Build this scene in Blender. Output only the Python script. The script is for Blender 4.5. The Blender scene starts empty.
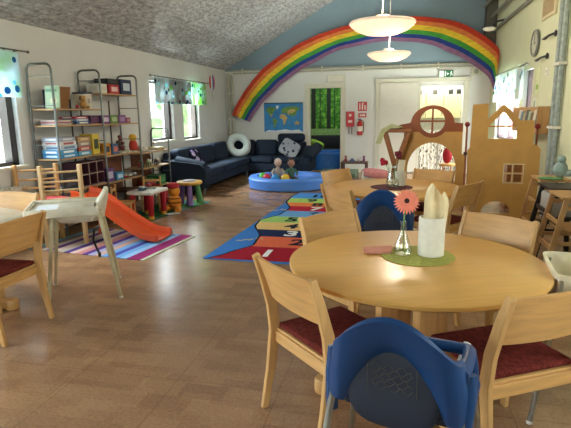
import bpy, bmesh, math, random
from mathutils import Vector, Matrix, Euler
PI = math.pi
random.seed(7)
C = bpy.context.scene.collection

# ---------------------------------------------------------------- camera, world, lights, exposure
cam_d = bpy.data.cameras.new('camera'); cam = bpy.data.objects.new('camera', cam_d); C.objects.link(cam)
bpy.context.scene.camera = cam
FPX = 495.2
cam_d.sensor_fit = 'HORIZONTAL'; cam_d.sensor_width = 36.0; cam_d.lens = FPX / 571.0 * 36.0
cam_d.clip_start = 0.05; cam_d.clip_end = 200
yaw, pit, rol = [math.radians(v) for v in (12.88, 11.55, -0.767)]
fwd = Vector((-math.sin(yaw)*math.cos(pit), math.cos(yaw)*math.cos(pit), -math.sin(pit)))
rgt = Vector((math.cos(yaw), math.sin(yaw), 0)); up = rgt.cross(fwd)
r2 = rgt*math.cos(rol) + up*math.sin(rol); u2 = r2.cross(fwd)
cam.matrix_world = Matrix(((r2.x, u2.x, -fwd.x, 0), (r2.y, u2.y, -fwd.y, 0), (r2.z, u2.z, -fwd.z, 1.5), (0, 0, 0, 1)))

vs = bpy.context.scene.view_settings
vs.view_transform = 'Standard'; vs.look = 'None'; vs.gamma = 1.0; vs.use_curve_mapping = False
vs.exposure = 0.84

world = bpy.data.worlds.new('world'); bpy.context.scene.world = world; world.use_nodes = True
bg = world.node_tree.nodes['Background']; bg.inputs[0].default_value = (0.86, 0.94, 1.0, 1); bg.inputs[1].default_value = 5.0

def area(name, loc, target, sx, sy, power, col):
    d = bpy.data.lights.new(name, 'AREA'); d.shape = 'RECTANGLE'; d.size = sx; d.size_y = sy
    d.energy = power; d.color = col
    o = bpy.data.objects.new(name, d); C.objects.link(o); o.location = loc
    o.rotation_euler = (Vector(target) - Vector(loc)).to_track_quat('-Z', 'Y').to_euler()
    return o
# lamps outside the windows: daylight, plus added fill; the last two stand indoors
area('added_daylight_left_near', (-4.95, 1.3, 1.7), (0, 1.6, 1.0), 3.0, 1.3, 90, (0.90, 0.95, 1.0))  # shines through an unseen window added to light the near room
area('daylight_left_middle', (-5.3, 4.3, 2.6), (-3, 4.8, 0.6), 1.8, 1.0, 190, (0.88, 0.94, 1.0))
area('daylight_left_far', (-5.4, 9.6, 2.8), (-2.2, 9.8, 0.2), 2.4, 1.0, 640, (0.90, 0.95, 1.0))
area('ground_fill_left_far', (-5.3, 9.6, 0.3), (-2.6, 11.6, 1.9), 2.6, 0.9, 700, (0.95, 0.98, 0.95))  # added below the sills to brighten the ceiling and back corner
area('ground_fill_left_middle', (-5.3, 4.3, 0.3), (-2.0, 4.6, 2.8), 1.8, 0.9, 190, (0.95, 0.98, 0.95))  # added upward fill through the near left window
area('added_daylight_right_near', (2.55, 1.4, 1.6), (0, 2.0, 1.0), 1.5, 1.2, 20, (1.0, 0.97, 0.9))  # weak lamp for an unseen window added on the right
area('daylight_right_far', (3.0, 10.2, 2.7), (-1.5, 12.2, 0.5), 2.4, 1.0, 620, (1.0, 0.98, 0.92))
area('ground_fill_right_far', (3.0, 10.2, 0.3), (-1.5, 11.8, 2.0), 2.4, 0.9, 520, (1.0, 1.0, 0.92))  # added upward fill aimed at the back wall
area('added_daylight_behind', (-2.3, -2.9, 1.7), (-1.0, 4, 2.2), 1.7, 1.6, 25, (0.97, 0.98, 1.0))  # frontal fill through the window added behind the camera
area('kitchen_light', (1.0, 13.2, 2.6), (1.0, 13.2, 0), 1.2, 0.5, 20, (1.0, 0.95, 0.85))  # unseen lamp inside the kitchen, no fixture belongs to it
area('side_room_light', (-2.0, 14.0, 2.6), (-2.0, 15.0, 0.4), 1.2, 0.8, 16, (0.9, 1.0, 0.95))  # unseen lamp inside the side room, without a fixture

# ---------------------------------------------------------------- material helpers
MATS = {}
def mat(name, col, rough=0.6, metal=0.0, n=None, amt=0.12, bump=0.0, stretch=(1,1,1), spec=0.5, emit=None, es=1.0, coat=0.0):
    if name in MATS: return MATS[name]
    m = bpy.data.materials.new(name); m.use_nodes = True; t = m.node_tree; b = t.nodes['Principled BSDF']
    b.inputs['Roughness'].default_value = rough; b.inputs['Metallic'].default_value = metal
    b.inputs['Specular IOR Level'].default_value = spec
    if coat: b.inputs['Coat Weight'].default_value = coat; b.inputs['Coat Roughness'].default_value = 0.15
    c = (*col, 1)
    b.inputs['Base Color'].default_value = c
    n = 12 if n is None else n
    tc = t.nodes.new('ShaderNodeTexCoord'); mp = t.nodes.new('ShaderNodeMapping'); mp.inputs['Scale'].default_value = stretch
    t.links.new(tc.outputs['Object'], mp.inputs['Vector'])
    nz = t.nodes.new('ShaderNodeTexNoise'); nz.inputs['Scale'].default_value = n; nz.inputs['Detail'].default_value = 4
    t.links.new(mp.outputs['Vector'], nz.inputs['Vector'])
    cr = t.nodes.new('ShaderNodeValToRGB')
    cr.color_ramp.elements[0].position = 0.3; cr.color_ramp.elements[1].position = 0.7
    cr.color_ramp.elements[0].color = (*[max(0, v*(1-amt)) for v in col], 1)
    cr.color_ramp.elements[1].color = (*[min(1, v*(1+amt)) for v in col], 1)
    t.links.new(nz.outputs['Fac'], cr.inputs['Fac']); t.links.new(cr.outputs['Color'], b.inputs['Base Color'])
    if bump:
        bp = t.nodes.new('ShaderNodeBump'); bp.inputs['Strength'].default_value = bump; bp.inputs['Distance'].default_value = 0.01
        t.links.new(nz.outputs['Fac'], bp.inputs['Height']); t.links.new(bp.outputs['Normal'], b.inputs['Normal'])
    if emit:
        b.inputs['Emission Color'].default_value = (*emit, 1); b.inputs['Emission Strength'].default_value = es
    MATS[name] = m; return m
def hx(s):                                                  # sRGB hex to linear
    v = [int(s[i:i+2], 16)/255 for i in (0, 2, 4)]
    return tuple(x/12.92 if x <= 0.04045 else ((x+0.055)/1.055)**2.4 for x in v)
def M(hexcol, rough=0.6, **k):
    k.setdefault('amt', 0.05)
    return mat('paint_%s_%d_%s' % (hexcol, int(rough*100), '_'.join(str(v) for v in k.values())), hx(hexcol), rough, **k)
def wood(name, hexcol, rough=0.4, stretch=(1.5, 14, 14), amt=0.13):
    return mat(name, hx(hexcol), rough, n=3.0, amt=amt, stretch=stretch)

birch = wood('birch_wood', 'cc9c60', 0.38)
birch_v = wood('birch_wood_upright', 'ca9c62', 0.4, (14, 14, 1.5))
beech_top = wood('beech_table_top', 'd8a458', 0.3, (1.2, 16, 4), 0.07)
pine = wood('pine_wood', 'b48a58', 0.5, (12, 12, 2))
shelfwood = wood('shelf_wood', 'a8875f', 0.5, (12, 2, 12))
darkwood = wood('dark_wood', '4a2c1e', 0.45)
brownboard = wood('brown_board', '6b3a1e', 0.5, (4, 4, 4))
ply = mat('playhouse_board', hx('b88c4a'), 0.5, n=5, amt=0.1)
ply_red = mat('playhouse_trim', hx('84441f'), 0.5, n=6, amt=0.12)
redfab = mat('red_fabric', hx('682a24'), 0.95, n=90, amt=0.45, bump=0.5, stretch=(1, 0.35, 1), spec=0.1)
navy = mat('navy_fabric', hx('1a2636'), 0.8, n=60, amt=0.15, bump=0.15, spec=0.25)
steel = mat('steel', hx('a8aaa4'), 0.3, 1.0)
dsteel = mat('dark_steel', hx('6c706e'), 0.35, 1.0)
black = mat('black_plastic', hx('15151a'), 0.4)
white = mat('white_plastic', hx('e8e4d8'), 0.35)
cream = mat('cream_plastic', hx('e6dcc0'), 0.35)
bluepl = mat('blue_plastic', hx('0e3b6c'), 0.4, n=3, amt=0.06)
navypl = mat('dark_blue_pad', hx('182234'), 0.6)
poolblue = mat('ball_pool_foam', hx('3f74cc'), 0.5)
orangepl = mat('orange_plastic', hx('cc4a1a'), 0.4, n=3, amt=0.05)
framedark = mat('window_frame_dark', hx('2c2422'), 0.4)

def nodes_mat(name, rough=0.6, spec=0.5):
    m = bpy.data.materials.new(name); m.use_nodes = True; MATS[name] = m
    t = m.node_tree; b = t.nodes['Principled BSDF']; b.inputs['Roughness'].default_value = rough; b.inputs['Specular IOR Level'].default_value = spec
    def N(kind, **k):
        nd = t.nodes.new(kind)
        for a, v in k.items():
            if hasattr(nd, a): setattr(nd, a, v)
            else: nd.inputs[a].default_value = v
        return nd
    return m, t, b, N
def ramp(t, stops, const=False):
    cr = t.nodes.new('ShaderNodeValToRGB'); e = cr.color_ramp.elements
    if const: cr.color_ramp.interpolation = 'CONSTANT'
    while len(e) < len(stops): e.new(0.5)
    for i, (p, c) in enumerate(stops): e[i].position = p; e[i].color = (*c, 1)
    return cr

# floor: cork mosaic
def floor_mat():
    m, t, b, N = nodes_mat('cork_floor', 0.24, 0.6)
    tc = N('ShaderNodeTexCoord')
    br = N('ShaderNodeTexBrick', offset=0.5, squash=1.0); br.inputs['Scale'].default_value = 1.0
    br.inputs['Brick Width'].default_value = 0.17; br.inputs['Row Height'].default_value = 0.085
    br.inputs['Mortar Size'].default_value = 0.0; br.inputs['Bias'].default_value = 0.0
    br.inputs['Color1'].default_value = (*hx('805c43'), 1); br.inputs['Color2'].default_value = (*hx('ab8562'), 1)
    t.links.new(tc.outputs['Object'], br.inputs['Vector'])
    bq = N('ShaderNodeTexBrick', offset=0.37); bq.inputs['Scale'].default_value = 1.0
    bq.inputs['Brick Width'].default_value = 0.26; bq.inputs['Row Height'].default_value = 0.14; bq.inputs['Mortar Size'].default_value = 0.0
    bq.inputs['Color1'].default_value = (*hx('7c5a42'), 1); bq.inputs['Color2'].default_value = (*hx('b48c68'), 1)
    t.links.new(tc.outputs['Object'], bq.inputs['Vector'])
    mq = N('ShaderNodeMixRGB'); mq.inputs[0].default_value = 0.5; t.links.new(br.outputs['Color'], mq.inputs[1]); t.links.new(bq.outputs['Color'], mq.inputs[2])
    nz = N('ShaderNodeTexNoise'); nz.inputs['Scale'].default_value = 60; nz.inputs['Detail'].default_value = 6
    t.links.new(tc.outputs['Object'], nz.inputs['Vector'])
    cr = ramp(t, [(0.3, hx('75543c')), (0.68, hx('ab8562'))]); t.links.new(nz.outputs['Fac'], cr.inputs['Fac'])
    mx = N('ShaderNodeMixRGB'); mx.inputs[0].default_value = 0.4
    t.links.new(mq.outputs[0], mx.inputs[1]); t.links.new(cr.outputs['Color'], mx.inputs[2])
    # tile joints
    b2 = N('ShaderNodeTexBrick', offset=0.0); b2.inputs['Brick Width'].default_value = 0.6; b2.inputs['Row Height'].default_value = 0.6
    b2.inputs['Scale'].default_value = 1; b2.inputs['Mortar Size'].default_value = 0.003
    b2.inputs['Color1'].default_value = (1, 1, 1, 1); b2.inputs['Color2'].default_value = (0.93, 0.93, 0.93, 1); b2.inputs['Mortar'].default_value = (0.72, 0.7, 0.68, 1)
    t.links.new(tc.outputs['Object'], b2.inputs['Vector'])
    m2 = N('ShaderNodeMixRGB', blend_type='MULTIPLY'); m2.inputs[0].default_value = 1
    t.links.new(mx.outputs[0], m2.inputs[1]); t.links.new(b2.outputs['Color'], m2.inputs[2]); t.links.new(m2.outputs[0], b.inputs['Base Color'])
    bp = N('ShaderNodeBump'); bp.inputs['Strength'].default_value = 0.08; bp.inputs['Distance'].default_value = 0.005
    n3 = N('ShaderNodeTexNoise'); n3.inputs['Scale'].default_value = 9
    t.links.new(tc.outputs['Object'], n3.inputs['Vector']); t.links.new(n3.outputs['Fac'], bp.inputs['Height']); t.links.new(bp.outputs['Normal'], b.inputs['Normal'])
    return m
def ceil_mat():
    m, t, b, N = nodes_mat('wood_wool_ceiling', 0.95, 0.1)
    tc = N('ShaderNodeTexCoord'); mp = N('ShaderNodeMapping'); mp.inputs['Scale'].default_value = (9, 3.5, 9); mp.inputs['Rotation'].default_value = (0, 0, 0.5)
    t.links.new(tc.outputs['Object'], mp.inputs['Vector'])
    n1 = N('ShaderNodeTexNoise'); n1.inputs['Scale'].default_value = 2.2; n1.inputs['Detail'].default_value = 10; n1.inputs['Roughness'].default_value = 0.8
    t.links.new(mp.outputs['Vector'], n1.inputs['Vector'])
    cr = ramp(t, [(0.36, hx('6f6f70')), (0.64, hx('cccccc'))]); t.links.new(n1.outputs['Fac'], cr.inputs['Fac'])
    t.links.new(cr.outputs['Color'], b.inputs['Base Color'])
    b2 = N('ShaderNodeTexBrick', offset=0.5); b2.inputs['Brick Width'].default_value = 1.2; b2.inputs['Row Height'].default_value = 0.6
    b2.inputs['Scale'].default_value = 1; b2.inputs['Mortar Size'].default_value = 0.006
    b2.inputs['Color1'].default_value = (1, 1, 1, 1); b2.inputs['Color2'].default_value = (0.86, 0.86, 0.87, 1); b2.inputs['Mortar'].default_value = (0.6, 0.6, 0.6, 1)
    m2 = N('ShaderNodeMixRGB', blend_type='MULTIPLY'); m2.inputs[0].default_value = 1
    t.links.new(tc.outputs['Object'], b2.inputs['Vector']); t.links.new(cr.outputs['Color'], m2.inputs[1]); t.links.new(b2.outputs['Color'], m2.inputs[2]); t.links.new(m2.outputs[0], b.inputs['Base Color'])
    bp = N('ShaderNodeBump'); bp.inputs['Strength'].default_value = 0.5; bp.inputs['Distance'].default_value = 0.02
    t.links.new(n1.outputs['Fac'], bp.inputs['Height']); t.links.new(bp.outputs['Normal'], b.inputs['Normal'])
    return m
def leafy(name, base, spots, scale=9, thr=0.32, streak=None):
    m, t, b, N = nodes_mat(name, 0.9, 0.1)
    tc = N('ShaderNodeTexCoord')
    vo = N('ShaderNodeTexVoronoi'); vo.inputs['Scale'].default_value = scale
    t.links.new(tc.outputs['Object'], vo.inputs['Vector'])
    lt = N('ShaderNodeMath', operation='LESS_THAN'); lt.inputs[1].default_value = thr
    t.links.new(vo.outputs['Distance'], lt.inputs[0])
    sp = ramp(t, [(i/len(spots), s) for i, s in enumerate(spots)], True)
    sx = N('ShaderNodeSeparateColor'); t.links.new(vo.outputs['Color'], sx.inputs[0]); t.links.new(sx.outputs[0], sp.inputs['Fac'])
    nz = N('ShaderNodeTexNoise'); nz.inputs['Scale'].default_value = 3.0; t.links.new(tc.outputs['Object'], nz.inputs['Vector'])
    cb = ramp(t, [(0.4, base[0]), (0.6, base[1])]); t.links.new(nz.outputs['Fac'], cb.inputs['Fac'])
    mx = N('ShaderNodeMixRGB'); t.links.new(lt.outputs[0], mx.inputs[0]); t.links.new(cb.outputs['Color'], mx.inputs[1]); t.links.new(sp.outputs['Color'], mx.inputs[2])
    t.links.new(mx.outputs[0], b.inputs['Base Color'])
    # thin cloth lets daylight through
    tr = N('ShaderNodeBsdfTranslucent'); t.links.new(mx.outputs[0], tr.inputs['Color'])
    ms = N('ShaderNodeMixShader'); ms.inputs[0].default_value = 0.45
    out = [n for n in t.nodes if n.type == 'OUTPUT_MATERIAL'][0]
    t.links.new(b.outputs[0], ms.inputs[1]); t.links.new(tr.outputs[0], ms.inputs[2]); t.links.new(ms.outputs[0], out.inputs[0])
    return m
def glass_mat(name='clear_glass', tint=(0.95, 0.98, 0.97), refl=0.08, rough=0.02):
    m = bpy.data.materials.new(name); m.use_nodes = True; t = m.node_tree; t.nodes.clear()
    o = t.nodes.new('ShaderNodeOutputMaterial'); tr = t.nodes.new('ShaderNodeBsdfTransparent'); tr.inputs[0].default_value = (*tint, 1)
    gl = t.nodes.new('ShaderNodeBsdfGlossy'); gl.inputs['Roughness'].default_value = rough
    fr = t.nodes.new('ShaderNodeLayerWeight'); fr.inputs['Blend'].default_value = 0.35
    ml = t.nodes.new('ShaderNodeMath'); ml.operation = 'MULTIPLY_ADD'; ml.inputs[1].default_value = 0.5; ml.inputs[2].default_value = refl
    t.links.new(fr.outputs['Facing'], ml.inputs[0])
    ms = t.nodes.new('ShaderNodeMixShader'); t.links.new(ml.outputs[0], ms.inputs[0]); t.links.new(tr.outputs[0], ms.inputs[1]); t.links.new(gl.outputs[0], ms.inputs[2])
    t.links.new(ms.outputs[0], o.inputs[0]); return m
pane = glass_mat('window_glass', refl=0.03)
vaseglass = glass_mat('vase_glass', (0.90, 0.94, 0.91), 0.06)
def forest_mat():
    m, t, b, N = nodes_mat('forest_print', 0.7, 0.2)
    tc = N('ShaderNodeTexCoord'); mp = N('ShaderNodeMapping'); mp.inputs['Scale'].default_value = (2.6, 1, 3.2); t.links.new(tc.outputs['Object'], mp.inputs['Vector'])
    nz = N('ShaderNodeTexNoise'); nz.inputs['Scale'].default_value = 2.5; nz.inputs['Detail'].default_value = 8; nz.inputs['Roughness'].default_value = 0.75
    t.links.new(mp.outputs['Vector'], nz.inputs['Vector'])
    cr = ramp(t, [(0.32, hx('14300f')), (0.5, hx('3f7a26')), (0.62, hx('86b845')), (0.75, hx('cfe58a'))]); t.links.new(nz.outputs['Fac'], cr.inputs['Fac'])
    t.links.new(cr.outputs['Color'], b.inputs['Base Color']); return m
def birch_curtain_mat():
    m, t, b, N = nodes_mat('birch_print_cloth', 0.9, 0.1)
    tc = N('ShaderNodeTexCoord'); mp = N('ShaderNodeMapping'); mp.inputs['Scale'].default_value = (22, 22, 10); t.links.new(tc.outputs['Object'], mp.inputs['Vector'])
    nz = N('ShaderNodeTexNoise'); nz.inputs['Scale'].default_value = 1.3; nz.inputs['Detail'].default_value = 5; t.links.new(mp.outputs['Vector'], nz.inputs['Vector'])
    cr = ramp(t, [(0.38, hx('4a463f')), (0.46, hx('e6e2d8')), (1.0, hx('f0ece2'))]); t.links.new(nz.outputs['Fac'], cr.inputs['Fac'])
    t.links.new(cr.outputs['Color'], b.inputs['Base Color']); return m
def stripes_mat(name, cols, axis='X', scale=1.0, rough=0.95):
    m, t, b, N = nodes_mat(name, rough, 0.1)
    tc = N('ShaderNodeTexCoord'); sp = N('ShaderNodeSeparateXYZ'); t.links.new(tc.outputs['Object'], sp.inputs[0])
    ml = N('ShaderNodeMath', operation='MULTIPLY'); ml.inputs[1].default_value = scale; t.links.new(sp.outputs[axis], ml.inputs[0])
    fr = N('ShaderNodeMath', operation='FRACT'); t.links.new(ml.outputs[0], fr.inputs[0])
    cr = ramp(t, [(i/len(cols), c) for i, c in enumerate(cols)], True); t.links.new(fr.outputs[0], cr.inputs['Fac'])
    t.links.new(cr.outputs['Color'], b.inputs['Base Color']); return m

# ---------------------------------------------------------------- mesh helpers
class B:
    def __init__(s): s.bm = bmesh.new(); s.m = 0
    def _set(s, n0):
        s.bm.faces.ensure_lookup_table()
        for f in s.bm.faces[n0:]: f.material_index = s.m
    def box(s, x0, x1, y0, y1, z0, z1, bev=0.0, rot=None, seg=2):
        n0 = len(s.bm.faces)
        mt = Matrix.Translation(((x0+x1)/2, (y0+y1)/2, (z0+z1)/2))
        if rot: mt = mt @ Euler(rot).to_matrix().to_4x4()
        mt = mt @ Matrix.Diagonal((abs(x1-x0), abs(y1-y0), abs(z1-z0), 1))
        tmp = bmesh.new(); bmesh.ops.create_cube(tmp, size=1, matrix=mt)
        if bev: bmesh.ops.bevel(tmp, geom=list(tmp.edges), offset=bev, segments=seg, affect='EDGES', profile=0.5)
        s.merge(tmp); return s
    def merge(s, tmp, mtx=None):
        if mtx is not None: bmesh.ops.transform(tmp, matrix=mtx, verts=tmp.verts)
        vm = {}
        for v in tmp.verts: vm[v] = s.bm.verts.new(v.co)
        for f in tmp.faces:
            try: nf = s.bm.faces.new([vm[v] for v in f.verts]); nf.material_index = s.m
            except ValueError: pass
        tmp.free()
    def quadmesh(s, rows, closed=False, capped=False):
        vr = [[s.bm.verts.new(p) for p in r] for r in rows]
        for i in range(len(vr)-1):
            n = len(vr[i]); rng = range(n if closed else n-1)
            for j in rng:
                f = s.bm.faces.new([vr[i][j], vr[i][(j+1) % n], vr[i+1][(j+1) % n], vr[i+1][j]]); f.material_index = s.m
        if capped:
            for r in (list(reversed(vr[0])), vr[-1]):
                f = s.bm.faces.new(r); f.material_index = s.m
        return vr
    def bar(s, p0, p1, r0, r1=None, n=12):
        return s.tube([p0, p1], [r0, r1 if r1 is not None else r0], n)
    def tube(s, pts, r, n=10, cap=True):
        pts = [Vector(p) for p in pts]; rs = r if isinstance(r, (list, tuple)) else [r]*len(pts)
        rows = []; prev = None
        for i, p in enumerate(pts):
            d = (pts[min(i+1, len(pts)-1)] - pts[max(i-1, 0)]).normalized()
            if prev is None:
                a = d.cross(Vector((0, 0, 1)));
                if a.length < 0.05: a = d.cross(Vector((1, 0, 0)))
                a.normalize()
            else: a = (prev - d*prev.dot(d)).normalized()
            prev = a; c = d.cross(a)
            rows.append([p + (a*math.cos(k*2*PI/n) + c*math.sin(k*2*PI/n))*rs[i] for k in range(n)])
        s.quadmesh(rows, True, cap); return s
    def plank(s, pts, w, th, axis):
        """flat board following pts; th across 'axis' (unit vector), w across the third direction; w may be a list"""
        pts = [Vector(p) for p in pts]; ax = Vector(axis).normalized(); ws = w if isinstance(w, (list, tuple)) else [w]*len(pts)
        rows = []
        for i, p in enumerate(pts):
            d = (pts[min(i+1, len(pts)-1)] - pts[max(i-1, 0)]).normalized(); c = d.cross(ax).normalized()
            a = ax*th/2; q = c*ws[i]/2; e = 0.82
            rows.append([p+a+q*e, p+a-q*e, p+a*e-q, p-a*e-q, p-a-q*e, p-a+q*e, p-a*e+q, p+a*e+q])
        s.quadmesh(rows, True, True); return s
    def lathe(s, prof, c=(0, 0, 0), n=24, mtx=None, cap=True):
        rows = [[Vector((c[0]+r*math.cos(k*2*PI/n), c[1]+r*math.sin(k*2*PI/n), c[2]+z)) for k in range(n)] for r, z in prof]
        if mtx: rows = [[mtx @ p for p in r] for r in rows]
        s.quadmesh(rows, True, cap); return s
    def ell(s, c, rx, ry, rz, rot=(0, 0, 0), e=1.0, nu=18, nv=10):
        mt = Matrix.Translation(c) @ Euler(rot).to_matrix().to_4x4(); rows = []
        f = lambda v: math.copysign(abs(v)**e, v)
        for i in range(nv+1):
            ph = -PI/2 + PI*i/nv; ph = max(-PI/2+0.02, min(PI/2-0.02, ph))
            rows.append([mt @ Vector((rx*f(math.cos(ph))*f(math.cos(2*PI*j/nu)), ry*f(math.cos(ph))*f(math.sin(2*PI*j/nu)), rz*f(math.sin(ph)))) for j in range(nu)])
        s.quadmesh(rows, True, True); return s
    def prism(s, poly, d0, d1, plane='XZ', holes=()):
        """extrude a 2D polygon; plane XZ -> depth Y, XY -> depth Z, YZ -> depth X; keeps cut-outs"""
        cu = bpy.data.curves.new('tmp', 'CURVE'); cu.dimensions = '2D'; cu.fill_mode = 'BOTH'
        for lp in (poly,)+tuple(holes):
            sp = cu.splines.new('POLY'); sp.points.add(len(lp)-1); sp.use_cyclic_u = True
            for p, q in zip(sp.points, lp): p.co = (q[0], q[1], 0, 1)
        cu.extrude = abs(d1-d0)/2
        s.from_curve(cu, {'XZ': Matrix(((1,0,0,0),(0,0,1,(d0+d1)/2),(0,1,0,0),(0,0,0,1))), 'XY': Matrix.Translation((0, 0, (d0+d1)/2)),
                          'YZ': Matrix(((0,0,1,(d0+d1)/2),(1,0,0,0),(0,1,0,0),(0,0,0,1)))}[plane])
        return s
    def from_curve(s, cu, mtx):
        o = bpy.data.objects.new('tmp', cu); C.objects.link(o); bpy.context.view_layer.update()
        me = bpy.data.meshes.new_from_object(o.evaluated_get(bpy.context.evaluated_depsgraph_get()))
        tmp = bmesh.new(); tmp.from_mesh(me); bmesh.ops.remove_doubles(tmp, verts=tmp.verts, dist=1e-5)
        s.merge(tmp, mtx); bpy.data.objects.remove(o); bpy.data.meshes.remove(me); bpy.data.curves.remove(cu)
    def text(s, txt, size, mtx, ext=0.0008):
        cu = bpy.data.curves.new('tmp', 'FONT'); cu.body = txt; cu.size = size; cu.align_x = 'CENTER'; cu.align_y = 'CENTER'; cu.extrude = ext; cu.offset = size*0.035
        s.from_curve(cu, mtx); return s
def link(name, b, mats, parent=None, smooth=False, kind=None, recalc=True):
    me = bpy.data.meshes.new(name)
    if recalc: bmesh.ops.recalc_face_normals(b.bm, faces=b.bm.faces)
    b.bm.to_mesh(me); b.bm.free()
    for m in (mats if isinstance(mats, (list, tuple)) else [mats]): me.materials.append(m)
    if smooth:
        for p in me.polygons: p.use_smooth = True
        try: me.set_sharp_from_angle(angle=math.radians(40))
        except Exception: pass
    o = bpy.data.objects.new(name, me); C.objects.link(o)
    if parent: o.parent = parent
    if kind: o['kind'] = kind
    return o
def tag(o, label, cat, group=None):
    o['label'] = label; o['category'] = cat
    if group: o['group'] = group
    return o
def thing(name, label, cat, loc=(0, 0, 0), rz=0, group=None):
    o = bpy.data.objects.new(name, None); C.objects.link(o); o.location = loc; o.rotation_euler = (0, 0, rz); o.empty_display_size = 0.05
    return tag(o, label, cat, group)
def dup(root, loc, rz, label, group=None):
    kids = [o for o in bpy.data.objects if o.parent == root]
    def cp(o, par):
        c = o.copy(); C.objects.link(c); c.parent = par
        for k in [q for q in bpy.data.objects if q.parent == o]: cp(k, c)
    r = root.copy(); C.objects.link(r); r.location = loc; r.rotation_euler = (0, 0, rz); r['label'] = label
    if group: r['group'] = group
    for k in kids: cp(k, r)
    return r
def struct(name, b, m, smooth=False, parent=None):
    return link(name, b, m, parent, smooth, None if parent else 'structure')
def T(x, y, z, rx=0, ry=0, rz=0): return Matrix.Translation((x, y, z)) @ Euler((rx, ry, rz)).to_matrix().to_4x4()
def arc(cx, cy, r, a0, a1, n, ry=None): return [(cx+r*math.cos(a0+(a1-a0)*i/n), cy+(ry or r)*math.sin(a0+(a1-a0)*i/n)) for i in range(n+1)]

# ---------------------------------------------------------------- the room
XL, XR, YB, YF = -4.43, 2.03, 12.6, -2.6
ZL, RX, RZ, ZR = 2.58, -0.2, 4.9, 4.9
wallL = mat('wall_paint_left', hx('c8c8c6'), 0.85, n=2, amt=0.03)
wallB = mat('wall_paint_back', hx('d6d7d4'), 0.85, n=2, amt=0.03)
wallR = mat('wall_right_light_cast', hx('cccfae'), 0.85, n=2, amt=0.03)  # yellowish cast of the light put into the wall colour
gable = mat('gable_paint', hx('7d929e'), 0.85, n=2, amt=0.03)
reveal = mat('window_reveal_white', hx('d4d6da'), 0.6)
trimw = mat('trim_white', hx('cfccbc'), 0.55, amt=0.03)
b = B(); b.box(XL-0.3, XR+0.3, YF-0.3, 16, -0.1, 0); struct('floor', b, floor_mat())

def wall_y(name, xa, xb, y0, y1, ztop, opens, m):
    """wall running along Y with rectangular openings (y0,y1,z0,z1)"""
    b = B(); opens = sorted(opens); y = y0
    for o in opens:
        b.box(xa, xb, y, o[0], 0, ztop); b.box(xa, xb, o[0], o[1], 0, o[2]); b.box(xa, xb, o[0], o[1], o[3], ztop); y = o[1]
    b.box(xa, xb, y, y1, 0, ztop); return struct(name, b, m)
LO = [(0.0, 2.8, 0.9, 2.1), (3.5, 5.17, 0.92, 2.12), (8.46, 9.42, 1.0, 2.12), (9.86, 10.74, 0.96, 2.12)]
RO = [(0.6, 2.2, 0.9, 2.1), (8.72, 9.32, 0.9, 2.15), (9.55, 11.65, 0.9, 2.15)]
wall_y('wall_left', XL-0.26, XL, YF-0.2, YB+0.2, ZL+0.02, LO, wallL)
wall_y('wall_right', XR, XR+0.26, YF-0.2, YB+0.2, ZR+0.05, RO, wallR)
# back wall: doorway to the side room and the wide kitchen opening
DX0, DX1, DZ = -2.23, -1.43, 2.09
KX0, KX1, KZ = 0.48, 1.45, 2.08
b = B()
b.box(XL, DX0, YB, YB+0.16, 0, 2.56); b.box(DX0, DX1, YB, YB+0.16, DZ, 2.56); b.box(DX1, KX0, YB, YB+0.16, 0, 2.56)
b.box(KX0, KX1, YB, YB+0.16, KZ, 2.56); b.box(KX1, XR, YB, YB+0.16, 0, 2.56)
b.m = 1; b.box(XL-0.1, XR, YB, YB+0.16, 2.56, 5.0)
struct('wall_back', b, [wallB, gable])
b = B(); b.box(XL, -1.8-1.4, YF-0.2, YF, 0, 5); b.box(-3.2, -1.4, YF-0.2, YF, 0, 0.85); b.box(-3.2, -1.4, YF-0.2, YF, 2.55, 5); b.box(-1.4, XR, YF-0.2, YF, 0, 5)
struct('wall_front', b, wallL)
b = B(); b.box(-3.25, -1.35, YF-0.12, YF-0.1, 0.8, 2.6); w = struct('window_6', b, pane)  # pane of an unseen window added to let light in from behind
# ceiling: slope rising from the left wall, then level
cm = ceil_mat(); b = B()
b.prism([(XL-0.3, ZL-0.16), (RX, RZ), (XR+0.3, RZ), (XR+0.3, RZ+0.25), (RX-0.1, RZ+0.25), (XL-0.3, ZL+0.1)], YF-0.2, YB+0.2, 'XZ')
struct('ceiling', b, cm)
# windows
def window(n, side, y0, y1, z0, z1, mull=(), dark=framedark):
    s = -1 if side == 'L' else 1; X = XL if side == 'L' else XR
    b = B(); xi, xo = X + s*0.002, X + s*0.06
    t_ = 0.012
    for yy in ((y0, y0+t_), (y1-t_, y1)): b.box(xi, xo, yy[0], yy[1], z0, z1)
    b.box(xi, xo, y0, y1, z1-t_, z1); root = struct('window_%d' % n, b, reveal)
    b = B(); b.box(X - s*0.04, xo, y0-0.03, y1+0.03, z0-0.03, z0+0.004, 0.004); link('window_sill', b, trimw, root)
    b = B(); fi, fo = X + s*0.06, X + s*0.17; w_ = 0.05
    b.box(fi, fo, y0, y0+w_, z0, z1); b.box(fi, fo, y1-0.11, y1, z0, z1); b.box(fi, fo, y0+w_, y1-w_, z0, z0+w_); b.box(fi, fo, y0+w_, y1-w_, z1-w_, z1)
    for q in mull: b.box(fi, fo, q-w_/2, q+w_/2, z0+w_, z1-w_)
    link('window_frame', b, dark, root)
    b = B(); gx = X + s*0.15; b.box(gx-0.003, gx+0.003, y0+w_, y1-0.11, z0+w_, z1-w_); link('window_pane', b, pane, root)
purple = mat('purple_brown_frame', hx('5a4850'), 0.5)
window(1, 'L', *LO[1], (4.35,)); window(2, 'L', *LO[2]); window(3, 'L', *LO[3]); window(4, 'L', *LO[0], (1.4,))  # the last one is out of view, added to let light in
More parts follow.
